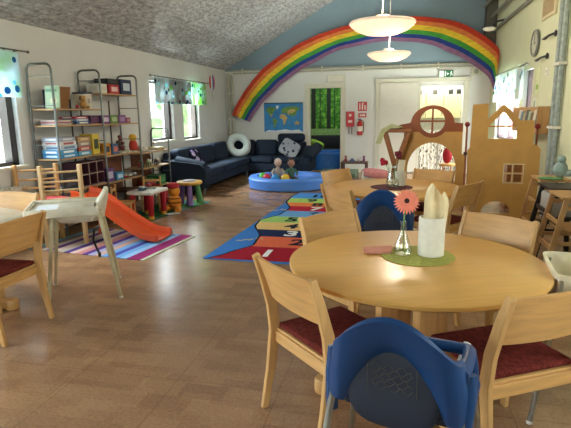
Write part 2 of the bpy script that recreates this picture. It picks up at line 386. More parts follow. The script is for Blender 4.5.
window(5, 'R', *RO[0], (1.4,)); window(7, 'R', *RO[1], (), purple); window(8, 'R', *RO[2], (10.6,), purple)  # the first one is out of view, added and sized for the light
# outdoors
b = B(); b.box(-40, 40, -20, 40, -0.5, -0.3); struct('lawn', b, mat('grass_green', hx('b4c2a0'), 0.95, n=4, amt=0.2))
def bush(x, y, h, r, lab):
    b = B(); rr = random.Random(int(x*10+y))
    for k in range(16): b.ell((x+rr.uniform(-r, r)*0.7, y+rr.uniform(-r, r), rr.uniform(0.2, h)), r*0.45, r*0.45, r*0.4, nu=10, nv=6)
    return tag(link('garden_bush', b, mat('leaf_green', hx('7f9c64'), 0.9, n=14, amt=0.5, bump=0.6), None, True), lab, 'bush')
bush(-10.5, 23.6, 2.4, 1.9, 'green garden bush seen through the narrow window nearest the corner')
bush(-13.0, 12.4, 0.2, 0.7, 'low green garden bush outside the near left window')

# trim, rails and pipes
b = B(); b.box(XL, XL+0.015, YF, YB, 0, 0.08); struct('baseboard_left', b, trimw)
b = B(); b.box(XL, DX0-0.1, YB-0.015, YB, 0, 0.08); b.box(DX1+0.1, -0.56, YB-0.015, YB, 0, 0.08); struct('baseboard_back', b, trimw)
b = B(); b.box(XR-0.015, XR, YF, YB, 0, 0.08); struct('baseboard_right', b, trimw)
pipew = mat('pipe_paint', hx('a9a793'), 0.5)
def group_tubes(name, lab, cat, segs, r, m, clips=(), group=None):
    root = thing(name, lab, cat, segs[0][0])
    inv = Matrix.Translation(-Vector(segs[0][0]))
    for k, sg in enumerate(segs):
        b = B(); b.tube([inv @ Vector(p) for p in sg], r, 10); link('pipe_length', b, m, root, True)
    for (p, q) in clips:
        b = B(); b.box(*[v for a in zip((inv @ Vector(p)), (inv @ Vector(q))) for v in a]); link('pipe_clip', b, trimw, root)
    return root
group_tubes('heating_pipe', 'pair of thin painted pipes running level along the back wall', 'pipe',
    [[(-4.2, YB-0.05, 2.57), (1.97, YB-0.05, 2.57)], [(-4.2, YB-0.05, 2.5), (1.97, YB-0.05, 2.5)]], 0.018, pipew,
    [((x-0.015, YB-0.075, 2.46), (x+0.015, YB, 2.61)) for x in (-3.95, -3.35, -1.9, -0.9, 0.0, 0.85)])
group_tubes('corner_pipe', 'two upright painted pipes in the corner behind the dark sofa', 'pipe',
    [[(-4.34, YB-0.06, 0.0), (-4.34, YB-0.06, 2.5)], [(-4.24, YB-0.06, 0.0), (-4.24, YB-0.06, 2.46)]], 0.03, pipew,
    [((-4.4, YB-0.1, z), (-4.18, YB, z+0.03)) for z in (0.9, 1.35, 2.0)])
group_tubes('conduit_pipe', 'grey upright wrapped pipes on the yellowish right wall near the book rack', 'pipe',
    [[(XR-0.05, 7.3, 0.0), (XR-0.05, 7.3, 4.8)], [(XR-0.05, 7.12, 0.0), (XR-0.05, 7.12, 4.8)]], 0.035, mat('grey_wrap', hx('8f9a94'), 0.55, n=20, amt=0.25),
    [((XR-0.1, 7.06, z), (XR, 7.36, z+0.035)) for z in (1.25, 2.05, 2.95)])
group_tubes('ceiling_rail', 'thin metal rail and cable running high along the right wall', 'pipe',
    [[(XR-0.05, 7.5, 3.22), (XR-0.05, 12.2, 3.22)], [(XR-0.12, 7.5, 3.5), (XR-0.12, 12.2, 3.5)], [(XR-0.28, 7.5, 3.72), (XR-0.28, 12.2, 3.72)]], 0.035, mat('rail_grey', hx('77776c'), 0.4))
b = B(); b.box(XR-0.22, XR, YB-0.35, YB, 2.62, 4.88, 0.01); tag(link('ventilation_duct', b, mat('duct_brown', hx('55534a'), 0.6)), 'brownish grey boxed duct rising in the upper right corner', 'duct')

# door frame, kitchen opening frame
b = B()
for a, c in ((DX0-0.11, DX0), (DX1, DX1+0.11)): b.box(a, c, YB-0.025, YB+0.01, 0, DZ, 0.004)
b.box(DX0-0.11, DX1+0.11, YB-0.026, YB+0.01, DZ, DZ+0.1, 0.004)
for a, c in ((DX0-0.02, DX0+0.012), (DX1-0.012, DX1+0.02)): b.box(a, c, YB, YB+0.17, 0, DZ)
struct('door_1', b, trimw)
b = B(); b.box(DX0-0.05, DX1+0.05, YB, YB+0.16, 0.0, 0.02, 0.004); struct('trim_1', b, pine)
b = B()
b.box(-0.58, -0.48, YB-0.03, YB, 0, 2.2, 0.004); b.box(-0.6, 1.6, YB-0.06, YB, 2.18, 2.27, 0.005)
b.box(KX1, KX1+0.12, YB-0.03, YB, 0, 2.18, 0.004); b.box(KX0-0.07, KX0, YB-0.03, YB, 0, 2.18, 0.004)
struct('trim_2', b, trimw)
b = B(); b.box(-0.48, KX0-0.07, YB-0.045, YB-0.01, 0.02, 2.17, 0.004); o = struct('door_2', b, mat('sliding_door_white', hx('d9d5ca'), 0.5, amt=0.02))
b = B(); b.box(0.33, 0.36, YB-0.075, YB-0.045, 0.95, 1.15, 0.005); link('door_handle', b, steel, o)

# side room beyond the doorway
b = B(); b.box(-3.2, -0.6, 15.5, 15.6, 0, 2.8); b.box(-3.3, -3.2, YB+0.16, 15.6, 0, 2.8); b.box(-0.6, -0.5, YB+0.16, 15.6, 0, 2.8); b.box(-3.3, -0.5, YB+0.16, 15.6, 2.8, 2.9)
struct('wall_side_room', b, mat('side_room_paint', hx('5c6258'), 0.8))
b = B(); b.box(-1.3, 1.3, -0.004, 0.004, -0.82, 0.82); b.m = 1
rr = random.Random(3)
for x, w_ in ((-1.1, 0.08), (-0.60, 0.13), (-0.40, 0.03), (-0.13, 0.12), (0.05, 0.025), (0.27, 0.1), (0.7, 0.05), (1.05, 0.09)):
    b.box(x-w_/2, x+w_/2, -0.007, -0.004, -0.62, 0.82)
b.m = 2; b.box(-1.3, 1.3, -0.0065, -0.004, -0.82, -0.62)
o = tag(link('forest_poster', b, [forest_mat(), mat('trunk_print', hx('1c2416'), 0.8), mat('moss_print', hx('7fa05a'), 0.8, n=30, amt=0.4)]), 'large green forest photo poster on the far wall of the side room', 'poster'); o.location = (-2.0, 15.49, 1.62)
root = thing('bench_sofa', 'black bench sofa under the forest poster in the side room', 'sofa', (-2.0, 15.0, 0))
b = B(); b.box(-1.15, 1.15, -0.45, 0.3, 0.06, 0.42, 0.04); link('seat', b, mat('black_cloth', hx('15181c'), 0.85), root, True)
b = B(); b.box(-1.15, 1.15, 0.2, 0.42, 0.42, 0.8, 0.05); link('backrest', b, mat('black_cloth', hx('15181c'), 0.85), root, True)
b = B()
for x in (-1.05, 1.05):
    for y in (-0.38, 0.3): b.box(x-0.03, x+0.03, y-0.03, y+0.03, 0, 0.06)
link('leg', b, darkwood, root)
b = B(); b.ell((0, 0, 0), 0.26, 0.07, 0.13, (0.35, 0.35, 0.0), 0.7); o = tag(link('throw_pillow', b, mat('lime_fabric', hx('8fb23c'), 0.9), None, True), 'lime green pillow lying on the black bench sofa', 'pillow'); o.location = (-2.42, 14.8, 0.56)
b = B(); b.lathe([(0.66, 0.0), (0.70, 0.02), (0.70, 0.42), (0.67, 0.45), (0.52, 0.45), (0.50, 0.42), (0.50, 0.1), (0.02, 0.1)], n=40)
o = tag(link('foam_tub', b, mat('tub_blue', hx('1f66b8'), 0.45), None, True), 'round bright blue foam tub on the floor of the side room', 'ball pool'); o.location = (-1.9, 13.55, 0.0)
# kitchen beyond the wide opening
b = B(); b.box(0.2, 2.0, 13.62, 13.7, 0, 2.7); b.box(0.1, 0.2, YB+0.16, 13.7, 0, 2.7); b.box(1.95, 2.03, YB+0.16, 13.7, 0, 2.7)
struct('wall_kitchen', b, mat('kitchen_paint', hx('cfcdb8'), 0.8))
def cupboard(x, z0, z1, w, lab, m, grp):
    r = thing('kitchen_cupboard', lab, 'cupboard', (x, 13.44, z0), 0, grp); h = z1-z0
    b = B(); b.box(0, w, -0.1, 0.17, 0, h); link('body', b, m, r)
    b = B(); b.box(0.004, w-0.004, -0.122, -0.102, 0.004, h-0.004, 0.003); d = link('door', b, m, r)
    b = B(); b.box(w-0.05, w-0.035, -0.15, -0.124, 0.06, 0.18, 0.003); link('handle', b, steel, d)
ccream = mat('cupboard_cream', hx('e8dca6'), 0.45)
for x, w_, l in ((0.22, 0.42, 'cream wall cupboard at the left side of the kitchen opening'), (0.65, 0.42, 'cream wall cupboard in the middle of the kitchen opening'), (1.08, 0.45, 'cream wall cupboard at the right side of the kitchen opening')):
    cupboard(x, 1.32, 1.9, w_, l, ccream, None)
root = thing('kitchen_counter', 'white kitchen counter with a grey worktop behind the birch curtains', 'counter', (1.07, 13.4, 0))
b = B(); b.box(-0.86, 0.86, -0.15, 0.21, 0, 0.88); link('body', b, M('cfcbbd', 0.5), root)
b = B(); b.box(-0.86, 0.86, -0.18, 0.21, 0.88, 0.92, 0.005); link('worktop', b, M('8c8a84', 0.35), root)
jarlooks = [('row end', '3a3a38'), ('', 'a8a49a'), ('', '54504a'), ('', 'd0ccc0'), ('', '2a2c2c'), ('', '1c1c1e')]
names = ['dark grey', 'pale grey', 'brownish grey', 'whitish', 'charcoal', 'black']
for k in range(6):
    b = B(); b.lathe([(0.055, 0), (0.06, 0.01), (0.06, 0.11), (0.05, 0.125), (0.045, 0.13)], n=14)
    o = tag(link('storage_jar', b, M(jarlooks[k][1], 0.35), None, True), '%s round storage jar on top of the kitchen cupboards' % names[k], 'jar', 'jars on the kitchen cupboards'); o.location = (0.48+k*0.19, 13.42, 1.9)

def drape(n, w, h, amp, waves, th=0.004):
    rows = []
    for j in range(2):
        rows.append([])
    b = B(); fr = []; 
    for i in range(n+1):
        u = i/n; fr.append((u*w, amp*math.sin(u*waves*2*PI)))
    zs = [0, -h*0.3, -h*0.7, -h]
    b.quadmesh([[Vector((x, y*(0.5+0.5*k/3), z)) for x, y in fr] for k, z in enumerate(zs)])
    b.quadmesh([[Vector((x, y*(0.5+0.5*k/3)+th, z)) for x, y in fr] for k, z in enumerate(zs)])
    return b
root = thing('birch_curtain', 'white curtain with a dark birch trunk print in the kitchen opening', 'curtain', (0.46, 12.82, 1.02))
bc = birch_curtain_mat()
o = link('curtain_cloth', drape(40, 0.46, 0.98, 0.018, 5), bc, root, True, recalc=False)
o = link('curtain_cloth', drape(40, 0.46, 0.98, 0.018, 5), bc, root, True, recalc=False); o.location = (0.5, 0, 0)
b = B(); b.bar((-0.02, 0, 0.01), (0.98, 0, 0.01), 0.01); link('curtain_rod', b, white, root, True)

# ---------------------------------------------------------------- rainbow, map, signs
TOP = [(-4.23,12.45,1.46),(-4.12,12.45,1.69),(-3.92,12.45,2.01),(-3.67,12.45,2.3),(-3.35,12.45,2.61),(-2.93,12.45,2.9),(-2.43,12.45,3.16),(-1.81,12.45,3.39),(-1.17,12.45,3.54),(-0.52,12.45,3.64),(0.16,12.45,3.65),(0.82,12.34,3.55),(1.24,12.12,3.39),(1.64,11.89,3.13),(1.98,11.67,2.8),(1.98,11.45,2.52)]
BOT = [(-3.75,12.45,1.28),(-3.64,12.45,1.48),(-3.42,12.45,1.73),(-3.15,12.45,1.99),(-2.89,12.45,2.21),(-2.56,12.45,2.44),(-2.18,12.45,2.64),(-1.69,12.45,2.88),(-1.16,12.45,3.02),(-0.55,12.45,3.11),(0.07,12.45,3.1),(0.63,12.34,2.98),(1.06,12.12,2.78),(1.47,11.89,2.51),(1.8,11.67,2.22),(1.92,11.45,1.91)]
def smoothpts(P, k=4):
    out = []; P = [Vector(p) for p in P]
    for i in range(len(P)-1):
        p0, p1, p2, p3 = P[max(i-1, 0)], P[i], P[i+1], P[min(i+2, len(P)-1)]
        for j in range(k):
            t = j/k; out.append(0.5*((2*p1)+(-p0+p2)*t+(2*p0-5*p1+4*p2-p3)*t*t+(-p0+3*p1-3*p2+p3)*t**3))
    out.append(P[-1]); return out
TS, BS = smoothpts(TOP), smoothpts(BOT)
rc = ['b03a28', 'cc7440', 'd4b636', '46903e', '2a4080', '84607e']
rb = [0, 0.17, 0.33, 0.52, 0.69, 0.84, 1.0]
b = B()
for s_ in range(6):
    b.m = s_; rows = []
    for q in range(4):
        t = rb[s_] + (rb[s_+1]-rb[s_])*q/3
        rows.append([T_.lerp(B_, t) + Vector((0, -0.02*math.sin(i*0.55+t*3) - 0.012*math.sin(i*1.7), 0.008*math.sin(i*0.9)*(t if t < 0.99 else 1))) for i, (T_, B_) in enumerate(zip(TS, BS))])
    b.quadmesh(rows)
    b.quadmesh([[p + Vector((0, 0.006, 0)) for p in r] for r in rows])
tag(link('rainbow_banner', b, [mat('rainbow_%d' % i, hx(c), 0.85, n=8, amt=0.16, stretch=(1, 1, 3), spec=0.15) for i, c in enumerate(rc)], None, True, recalc=False),
    'huge painted cloth rainbow arching across the back gable', 'rainbow decoration')

land = {
 'north_america': [(-.44,.22),(-.36,.27),(-.24,.26),(-.2,.2),(-.25,.14),(-.29,.08),(-.32,.04),(-.3,0),(-.27,-.02),(-.3,-.01),(-.36,.06),(-.4,.13),(-.45,.17)],
 'greenland': [(-.2,.29),(-.13,.3),(-.12,.25),(-.17,.2),(-.2,.24)],
 'south_america': [(-.27,-.02),(-.21,-.03),(-.15,-.09),(-.19,-.16),(-.23,-.26),(-.26,-.24),(-.26,-.14),(-.29,-.08)],
 'africa': [(-.06,.08),(.03,.08),(.07,.03),(.11,0),(.07,-.08),(.04,-.18),(0,-.19),(-.01,-.08),(-.03,-.03),(-.09,-.02),(-.1,.04)],
 'eurasia': [(-.07,.12),(-.04,.18),(.0,.24),(.1,.26),(.25,.28),(.4,.25),(.44,.21),(.37,.17),(.34,.09),(.29,.03),(.26,.0),(.25,.06),(.2,.02),(.17,.08),(.12,.05),(.08,.1),(.02,.1),(-.02,.12)],
 'australia': [(.3,-.12),(.36,-.09),(.41,-.13),(.4,-.19),(.35,-.18),(.3,-.18)]}
b = B(); b.box(-0.51, 0.51, -0.004, 0.004, -0.37, 0.37); b.m = 1
for k, p in land.items():
    b.m = 2 if k in ('africa', 'australia') else 1
    b.prism(p, -0.0055, -0.004, 'XZ')
b.m = 2; b.prism([(.12,.06),(.2,.1),(.3,.14),(.32,.2),(.2,.2),(.1,.15)], -0.0065, -0.005, 'XZ'); b.prism([(-.36,.08),(-.3,.09),(-.29,.04),(-.32,.02)], -0.0065, -0.005, 'XZ')
b.m = 3; b.prism([(-.5,-.365),(.5,-.365),(.4,-.31),(.2,-.33),(.05,-.3),(-.2,-.335),(-.4,-.32)], -0.0055, -0.004, 'XZ'); b.prism([(-.2,.29),(-.13,.3),(-.12,.25),(-.17,.2)], -0.0065, -0.005, 'XZ')
b.m = 4; b.box(-0.51, 0.51, -0.005, -0.004, 0.345, 0.37)
o = tag(link('world_map', b, [mat('map_sea', hx('1c78b4'), 0.4, n=6, amt=0.2), mat('map_green', hx('5f8a3c'), 0.5, n=14, amt=0.35), mat('map_tan', hx('c0a060'), 0.5, n=14, amt=0.3), M('dfe6ea', 0.5), M('1c3550', 0.5)]),
    'blue world map poster on the back wall above the dark sofa', 'map'); o.location = (-2.9, YB-0.006, 1.385)
b = B(); b.box(-0.22, 0.22, -0.03, 0, -0.09, 0.09, 0.006); b.m = 1; b.box(-0.2, 0.2, -0.032, -0.03, -0.07, 0.07)
o = tag(link('wall_vent', b, [trimw, M('d8d4c6', 0.6)]), 'flat pale rectangular cover above the doorway', 'wall cover'); o.location = (-1.55, YB, 2.31)

def wallthing(name, lab, cat, loc): return thing(name, lab, cat, loc)
root = wallthing('exit_sign', 'green emergency exit sign with running figure and arrow', 'sign', (1.035, YB-0.003, 2.345))
b = B(); b.box(-0.16, 0.16, -0.05, 0, -0.08, 0.08, 0.006); link('housing', b, M('20282a', 0.5), root)
b = B(); b.box(-0.155, -0.055, -0.054, -0.05, -0.07, 0.07); b.m = 1; b.box(-0.05, 0.155, -0.0535, -0.05, -0.072, 0.072)
b.m = 0
b.box(-0.035, -0.005, -0.056, -0.0535, -0.055, 0.055)                       # door shape
b.prism([(.01,.0),(.035,.035),(.035,.012),(.06,.012),(.06,-.012),(.035,-.012),(.035,-.035)], -0.056, -0.0535)
b.ell((0.112, -0.055, 0.047), 0.012, 0.003, 0.012, nu=10, nv=6)
b.prism([(.1,.03),(.122,.034),(.13,.0),(.146,-.02),(.14,-.05),(.13,-.05),(.132,-.025),(.112,-.012),(.1,-.05),(.08,-.05),(.09,-.04),(.1,-.008),(.1,.015),(.082,.0),(.078,.01)], -0.056, -0.0535)
link('sign_face', b, [mat('exit_white', hx('d8f0dc'), 0.5, emit=hx('d8f0dc'), es=0.25), mat('exit_green', hx('14613c'), 0.5, emit=hx('14613c'), es=0.25)], root)
signred = M('b51f24', 0.45)
b = B(); b.box(-0.11, 0.11, -0.006, 0, -0.11, 0.11, 0.001); b.m = 1
b.box(-0.075, -0.05, -0.008, -0.006, -0.08, 0.08); b.box(-0.015, 0.015, -0.008, -0.006, -0.08, 0.08); b.box(-0.012, 0.03, -0.008, -0.006, 0.05, 0.085); b.box(0.05, 0.08, -0.008, -0.006, -0.08, 0.03)
o = tag(link('fire_sign', b, [signred, white]), 'square red and white fire equipment sign, upper of two', 'sign'); o.location = (-0.9, YB, 1.63)
b = B(); b.box(-0.1, 0.1, -0.006, 0, -0.05, 0.05, 0.001); b.m = 1; b.prism([(-.07,0),(-.02,.03),(-.02,-.03)], -0.008, -0.006); b.box(0, 0.07, -0.008, -0.006, -0.02, 0.02)
o = tag(link('fire_sign', b, [signred, white]), 'small red arrow sign just above the fire extinguisher', 'sign'); o.location = (-0.9, YB, 1.415)
root = wallthing('fire_blanket_box', 'red fire blanket box with two black straps on the back wall', 'fire blanket', (-1.19, YB, 1.32))
b = B(); b.box(-0.1, 0.1, -0.07, 0, -0.18, 0.19, 0.01); link('box_body', b, signred, root)
b = B(); b.lathe([(0.035, 0), (0.035, 0.003)], n=16, mtx=T(0, -0.07, 0.1, PI/2)); b.box(-0.05, 0.05, -0.073, -0.07, -0.08, -0.02); link('printed_label', b, M('e0c8c0', 0.5), root)
for x in (-0.03, 0.04):
    b = B(); b.box(x-0.01, x+0.01, -0.03, -0.025, -0.36, -0.18); link('strap', b, black, root)
root = wallthing('fire_extinguisher', 'red fire extinguisher with a white label hanging on the wall', 'fire extinguisher', (-0.95, YB-0.09, 0.93))
b = B(); b.lathe([(0.05, 0), (0.07, 0.015), (0.07, 0.28), (0.05, 0.33), (0.02, 0.36)], n=18); link('cylinder', b, signred, root, True)
b = B(); b.lathe([(0.071, 0.1), (0.071, 0.22)], n=18, cap=False); link('printed_label', b, M('e6e0d2', 0.5), root, True)
b = B(); b.box(-0.02, 0.02, -0.015, 0.015, 0.35, 0.39); b.box(-0.06, 0.03, -0.012, 0.012, 0.39, 0.405, 0.003); link('valve_handle', b, M('1a1a1a', 0.4), root)
b = B(); b.tube([(0.02, 0, 0.37), (0.08, 0, 0.34), (0.095, 0, 0.2), (0.085, 0, 0.06)], 0.01, 8); link('hose', b, black, root, True)
b = B(); b.box(-0.03, 0.03, 0.06, 0.09, 0.15, 0.36); link('wall_bracket', b, M('2a2a2a', 0.5), root)

# balloon decoration on the left wall (flat wooden cut-out)
b = B()
for k, c in enumerate(((0, 0, 0.13),)):
    cols = 4
    for j in range(4):
        b.m = j % 3; a0, a1 = -0.17+0.085*j, -0.17+0.085*(j+1)
        pts = []
        for i in range(7):
            u = a0+(a1-a0)*i/6; pts.append((u, 0.17*math.sqrt(max(0, 1-(u/0.171)**2))))
        pts2 = [(u, -v*1.12) for u, v in reversed(pts)]
        b.prism(pts+pts2, 0, 0.015, 'YZ')
b.m = 3; b.box(0.004, 0.008, -0.004, 0.004, -0.42, -0.18)
o = tag(link('balloon_decoration', b, [M('c03a3a', 0.5), M('e8e4e0', 0.5), M('3a62a8', 0.5), M('8a8a84', 0.5)]), 'round red white and blue balloon cut-out with a string on the left wall', 'wall decoration'); o.location = (XL+0.002, 11.6, 2.25)

# ---------------------------------------------------------------- curtain valances
val1 = leafy('valance_cloth_left', (hx('b4d4c0'), hx('cfe2ee')), [hx('2c6ea0'), hx('4aa6cc'), hx('2a5c7c'), hx('7ac4dc')], 7, 0.3)
val2 = leafy('valance_cloth_grey', (hx('8a8c8c'), hx('a8b4b8')), [hx('6ea848'), hx('2c3c58'), hx('8fd0dc'), hx('444a58')], 9, 0.36)
val3 = leafy('valance_cloth_green', (hx('9fd87c'), hx('c8f0ea')), [hx('3f9ab0'), hx('2c7a80'), hx('78c860'), hx('dff4f0')], 9, 0.34)
val4 = leafy('valance_cloth_white', (hx('e6eee6'), hx('d2e2ea')), [hx('5c92c8'), hx('7aa0b8'), hx('6a8a70'), hx('4a86c0')], 6, 0.28)
def valance(lab, x, y0, y1, zr, h, mats, side, cat='curtain'):
    root = thing('valance_curtain', lab, cat, (x, y0, zr)); L = y1-y0
    n = len(mats)
    for k, m in enumerate(mats):
        o = link('cloth_panel', drape(36, L/n*0.97, h, 0.02, 4+k), m, root, True, recalc=False); o.rotation_euler = (0, 0, PI/2); o.location = (0, k*L/n+0.01, -0.03)
    b = B(); b.bar((0, -0.12, 0), (0, L+0.12, 0), 0.009); b.ell((0, -0.13, 0), 0.018, 0.018, 0.018, nu=10, nv=6); b.ell((0, L+0.13, 0), 0.018, 0.018, 0.018, nu=10, nv=6)
    for yy in (0.02, L-0.02): b.bar((0, yy, 0), (side*-0.075, yy, 0), 0.008)
    link('curtain_rod', b, dsteel, root, True)
    for i in range(int(L/0.16)+1):
        b = B(); b.tube([(0.0+0.014*math.cos(a), 0.03+i*0.16, 0.014*math.sin(a)-0.006) for a in [j*PI/4 for j in range(9)]], 0.003, 5)
        link('curtain_ring', b, dsteel, root, True)
valance('pale green and blue leaf print valance over the near left window', XL+0.08, 3.5, 5.22, 2.25, 0.5, [val1], 1)
valance('grey and green leaf print valance over the pair of narrow windows', XL+0.08, 8.5, 11.02, 2.19, 0.46, [val2, val2, val3], 1)
valance('white valance with blue leaves hanging over the right wall windows', XR-0.08, 9.0, 11.72, 2.22, 0.52, [val4, val4], -1)

# ---------------------------------------------------------------- pendant lamps
lampglass = mat('lamp_glass', hx('e8cfae'), 0.4, emit=hx('ffd0b0'), es=0.6)
lampwhite = mat('lamp_white', hx('c9c4b8'), 0.4)
def pendant(loc, lab):
    root = thing('pendant_lamp', lab, 'lamp', loc, 0, 'round pendant lamps')
    b = B(); b.lathe([(0.03, -0.075), (0.16, -0.06), (0.25, -0.025), (0.30, 0.015), (0.312, 0.03)], n=40, cap=True); link('glass_bowl', b, lampglass, root, True)
    b = B(); b.lathe([(0.312, 0.03), (0.317, 0.04), (0.305, 0.055), (0.19, 0.07), (0.07, 0.085), (0.06, 0.11), (0.02, 0.115)], n=40); link('lamp_rim', b, mat('lamp_rim_cream', hx('e6d6bd'), 0.4, emit=hx('ffdcc0'), es=0.2), root, True)
    b = B(); b.bar((0, 0, 0.13), (0, 0, RZ-loc[2]-0.06), 0.006, n=6); link('cord', b, lampwhite, root, True)
    b = B(); b.lathe([(0.05, 0), (0.05, 0.05), (0.03, 0.06)], (0, 0, RZ-loc[2]-0.06), n=16); link('ceiling_rose', b, lampwhite, root, True)
    for dz, en in ((-0.22, 5), (0.3, 55)):  # point lamps added outside the opaque bowl to spread its light
        d = bpy.data.lights.new('lamp_fill', 'POINT'); d.energy = en; d.color = (1.0, 0.86, 0.68); d.shadow_soft_size = 0.28 if dz < 0 else 0.12
        o = bpy.data.objects.new('lamp_fill', d); C.objects.link(o); o.location = (loc[0]+0.1, loc[1], loc[2]+dz)
pendant((-0.19, 5.1, 2.29), 'round warm glowing pendant lamp hanging highest, nearest the camera')
pendant((-0.18, 7.75, 2.29), 'round glowing pendant lamp hanging farther off, seen below the nearer one')

# ---------------------------------------------------------------- tables and chairs
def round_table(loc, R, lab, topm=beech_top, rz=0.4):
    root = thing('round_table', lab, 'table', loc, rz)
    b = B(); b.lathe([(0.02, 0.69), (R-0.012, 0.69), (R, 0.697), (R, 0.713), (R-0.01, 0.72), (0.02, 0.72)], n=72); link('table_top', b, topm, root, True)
    for k in range(4):
        a = k*PI/2; x, y = 0.15*math.cos(a), 0.15*math.sin(a)
        b = B(); b.box(x-0.045, x+0.045, y-0.045, y+0.045, 0.08, 0.69, 0.006); link('leg', b, birch_v, root)
    for k in range(2):
        b = B()
        pts = [(-0.56, 0, 0.045), (0.56, 0, 0.045)]
        b.box(-0.5, 0.5, -0.045, 0.045, 0.015, 0.08 - 0.001*k, 0.01)
        for sx in (-1, 1): b.lathe([(0.046, 0.0), (0.05, 0.01), (0.05, 0.066), (0.044, 0.078)], (sx*0.5, 0, 0.0), 20)
        o = link('foot_beam', b, birch, root, True); o.rotation_euler = (0, 0, k*PI/2)
    return root
TF = (0.10, 2.65); TB = (-0.02, 5.3); TL = (-3.42, 2.95)
round_table((*TF, 0), 0.67, 'large round beech table in front with a green mat on it')
round_table((*TB, 0), 0.69, 'round beech table farther back with a dark red mat')
round_table((*TL, 0), 0.65, 'round table at the left edge with a bright reflecting top', wood('sheen_table_top', 'd2c8b4', 0.22, (1.2, 16, 4), 0.05))  # bright reflection put into a paler colour for this top

def make_chair(lab, rz, loc, group):
    root = thing('dining_chair', lab, 'chair', loc, rz, group)
    for s in (-1, 1):
        b = B(); x = s*0.235
        b.plank([(x, -0.255, 0.0), (x, -0.215, 0.2), (x, -0.185, 0.42), (x, -0.20, 0.56), (x, -0.245, 0.72), (x, -0.285, 0.83)], [0.034, 0.045, 0.058, 0.054, 0.044, 0.034], 0.026, (1, 0, 0)); link('rear_leg', b, birch_v, root)
        b = B(); b.plank([(x, 0.215, 0.0), (x, 0.205, 0.415)], [0.036, 0.05], 0.026, (1, 0, 0)); link('front_leg', b, birch_v, root)
        b = B(); b.box(x-0.011, x+0.011, -0.175, 0.19, 0.365, 0.415, 0.003); link('side_rail', b, birch, root)
    b = B(); b.box(-0.222, 0.222, 0.175, 0.195, 0.37, 0.415, 0.003); link('front_rail', b, birch, root)
    b = B(); b.box(-0.222, 0.222, -0.19, -0.17, 0.355, 0.415, 0.003); link('rear_rail', b, birch, root)
    # seat: upholstered pad on a board
    b = B(); b.box(-0.245, 0.245, -0.18, 0.235, 0.415, 0.428, 0.004); link('seat_board', b, birch, root)
    b = B(); b.box(-0.22, 0.22, -0.172, 0.232, 0.428, 0.458, 0.013, seg=3); link('seat', b, redfab, root, True)
    # curved backrest panel between the posts
    b = B(); rows = []
    for z, y in ((0.605, -0.203), (0.67, -0.224), (0.75, -0.252), (0.828, -0.281)):
        rows.append([Vector((0.246*u, y - 0.03*(1-u*u), z - (0.008*(u*u) if z > 0.8 else 0))) for u in [i/8-1 for i in range(17)]])
    back = [[p + Vector((0, 0.013, 0.003)) for p in r] for r in rows]
    loops = [r + list(reversed(q)) for r, q in zip(rows, back)]
    b.quadmesh(loops, True, True)
    link('backrest', b, birch, root, True)
    return root
GF, GB, GL = 'chairs round the front table', 'chairs round the rear table', 'chairs at the left table'
def place(bx, by, deg):
    th = math.radians(deg); f = (-math.sin(th), math.cos(th)); return (bx+f[0]*0.28, by+f[1]*0.28, 0), th
l, a = place(-0.49, 2.06, -45); ch = make_chair('wooden chair with red seat at near left of the front table', a, l, GF)
for bx, by, deg, lab, g in (
    (0.62, 1.96, 30, 'wooden red seated chair at near right of the front table, beside the blue high chair', GF),
    (-0.45, 3.28, -131, 'wooden chair at far left of the front table, facing the camera', GF),
    (0.65, 3.36, 142, 'wooden chair at far right of the front table, in front of the castle panel', GF),
    (-0.55, 4.47, -50, 'wooden chair with a pale shining backrest at near left of the rear table', GB),
    (-0.72, 5.85, -122, 'wooden chair at far left of the rear table, beside the ball pool', GB),
    (0.41, 5.98, 150, 'wooden chair at far side of the rear table, before the arched panel', GB),
    (0.67, 4.88, 55, 'wooden chair seen side-on at near right of the rear table', GB),
    (-2.49, 2.80, 90, 'wooden chair with red seat beside the left table, nearest the high chair', GL),
    (-3.36, 3.78, 175, 'wooden chair on the far side of the left table, under the window', GL)):
    l, a = place(bx, by, deg); dup(ch, l, a, lab, g)

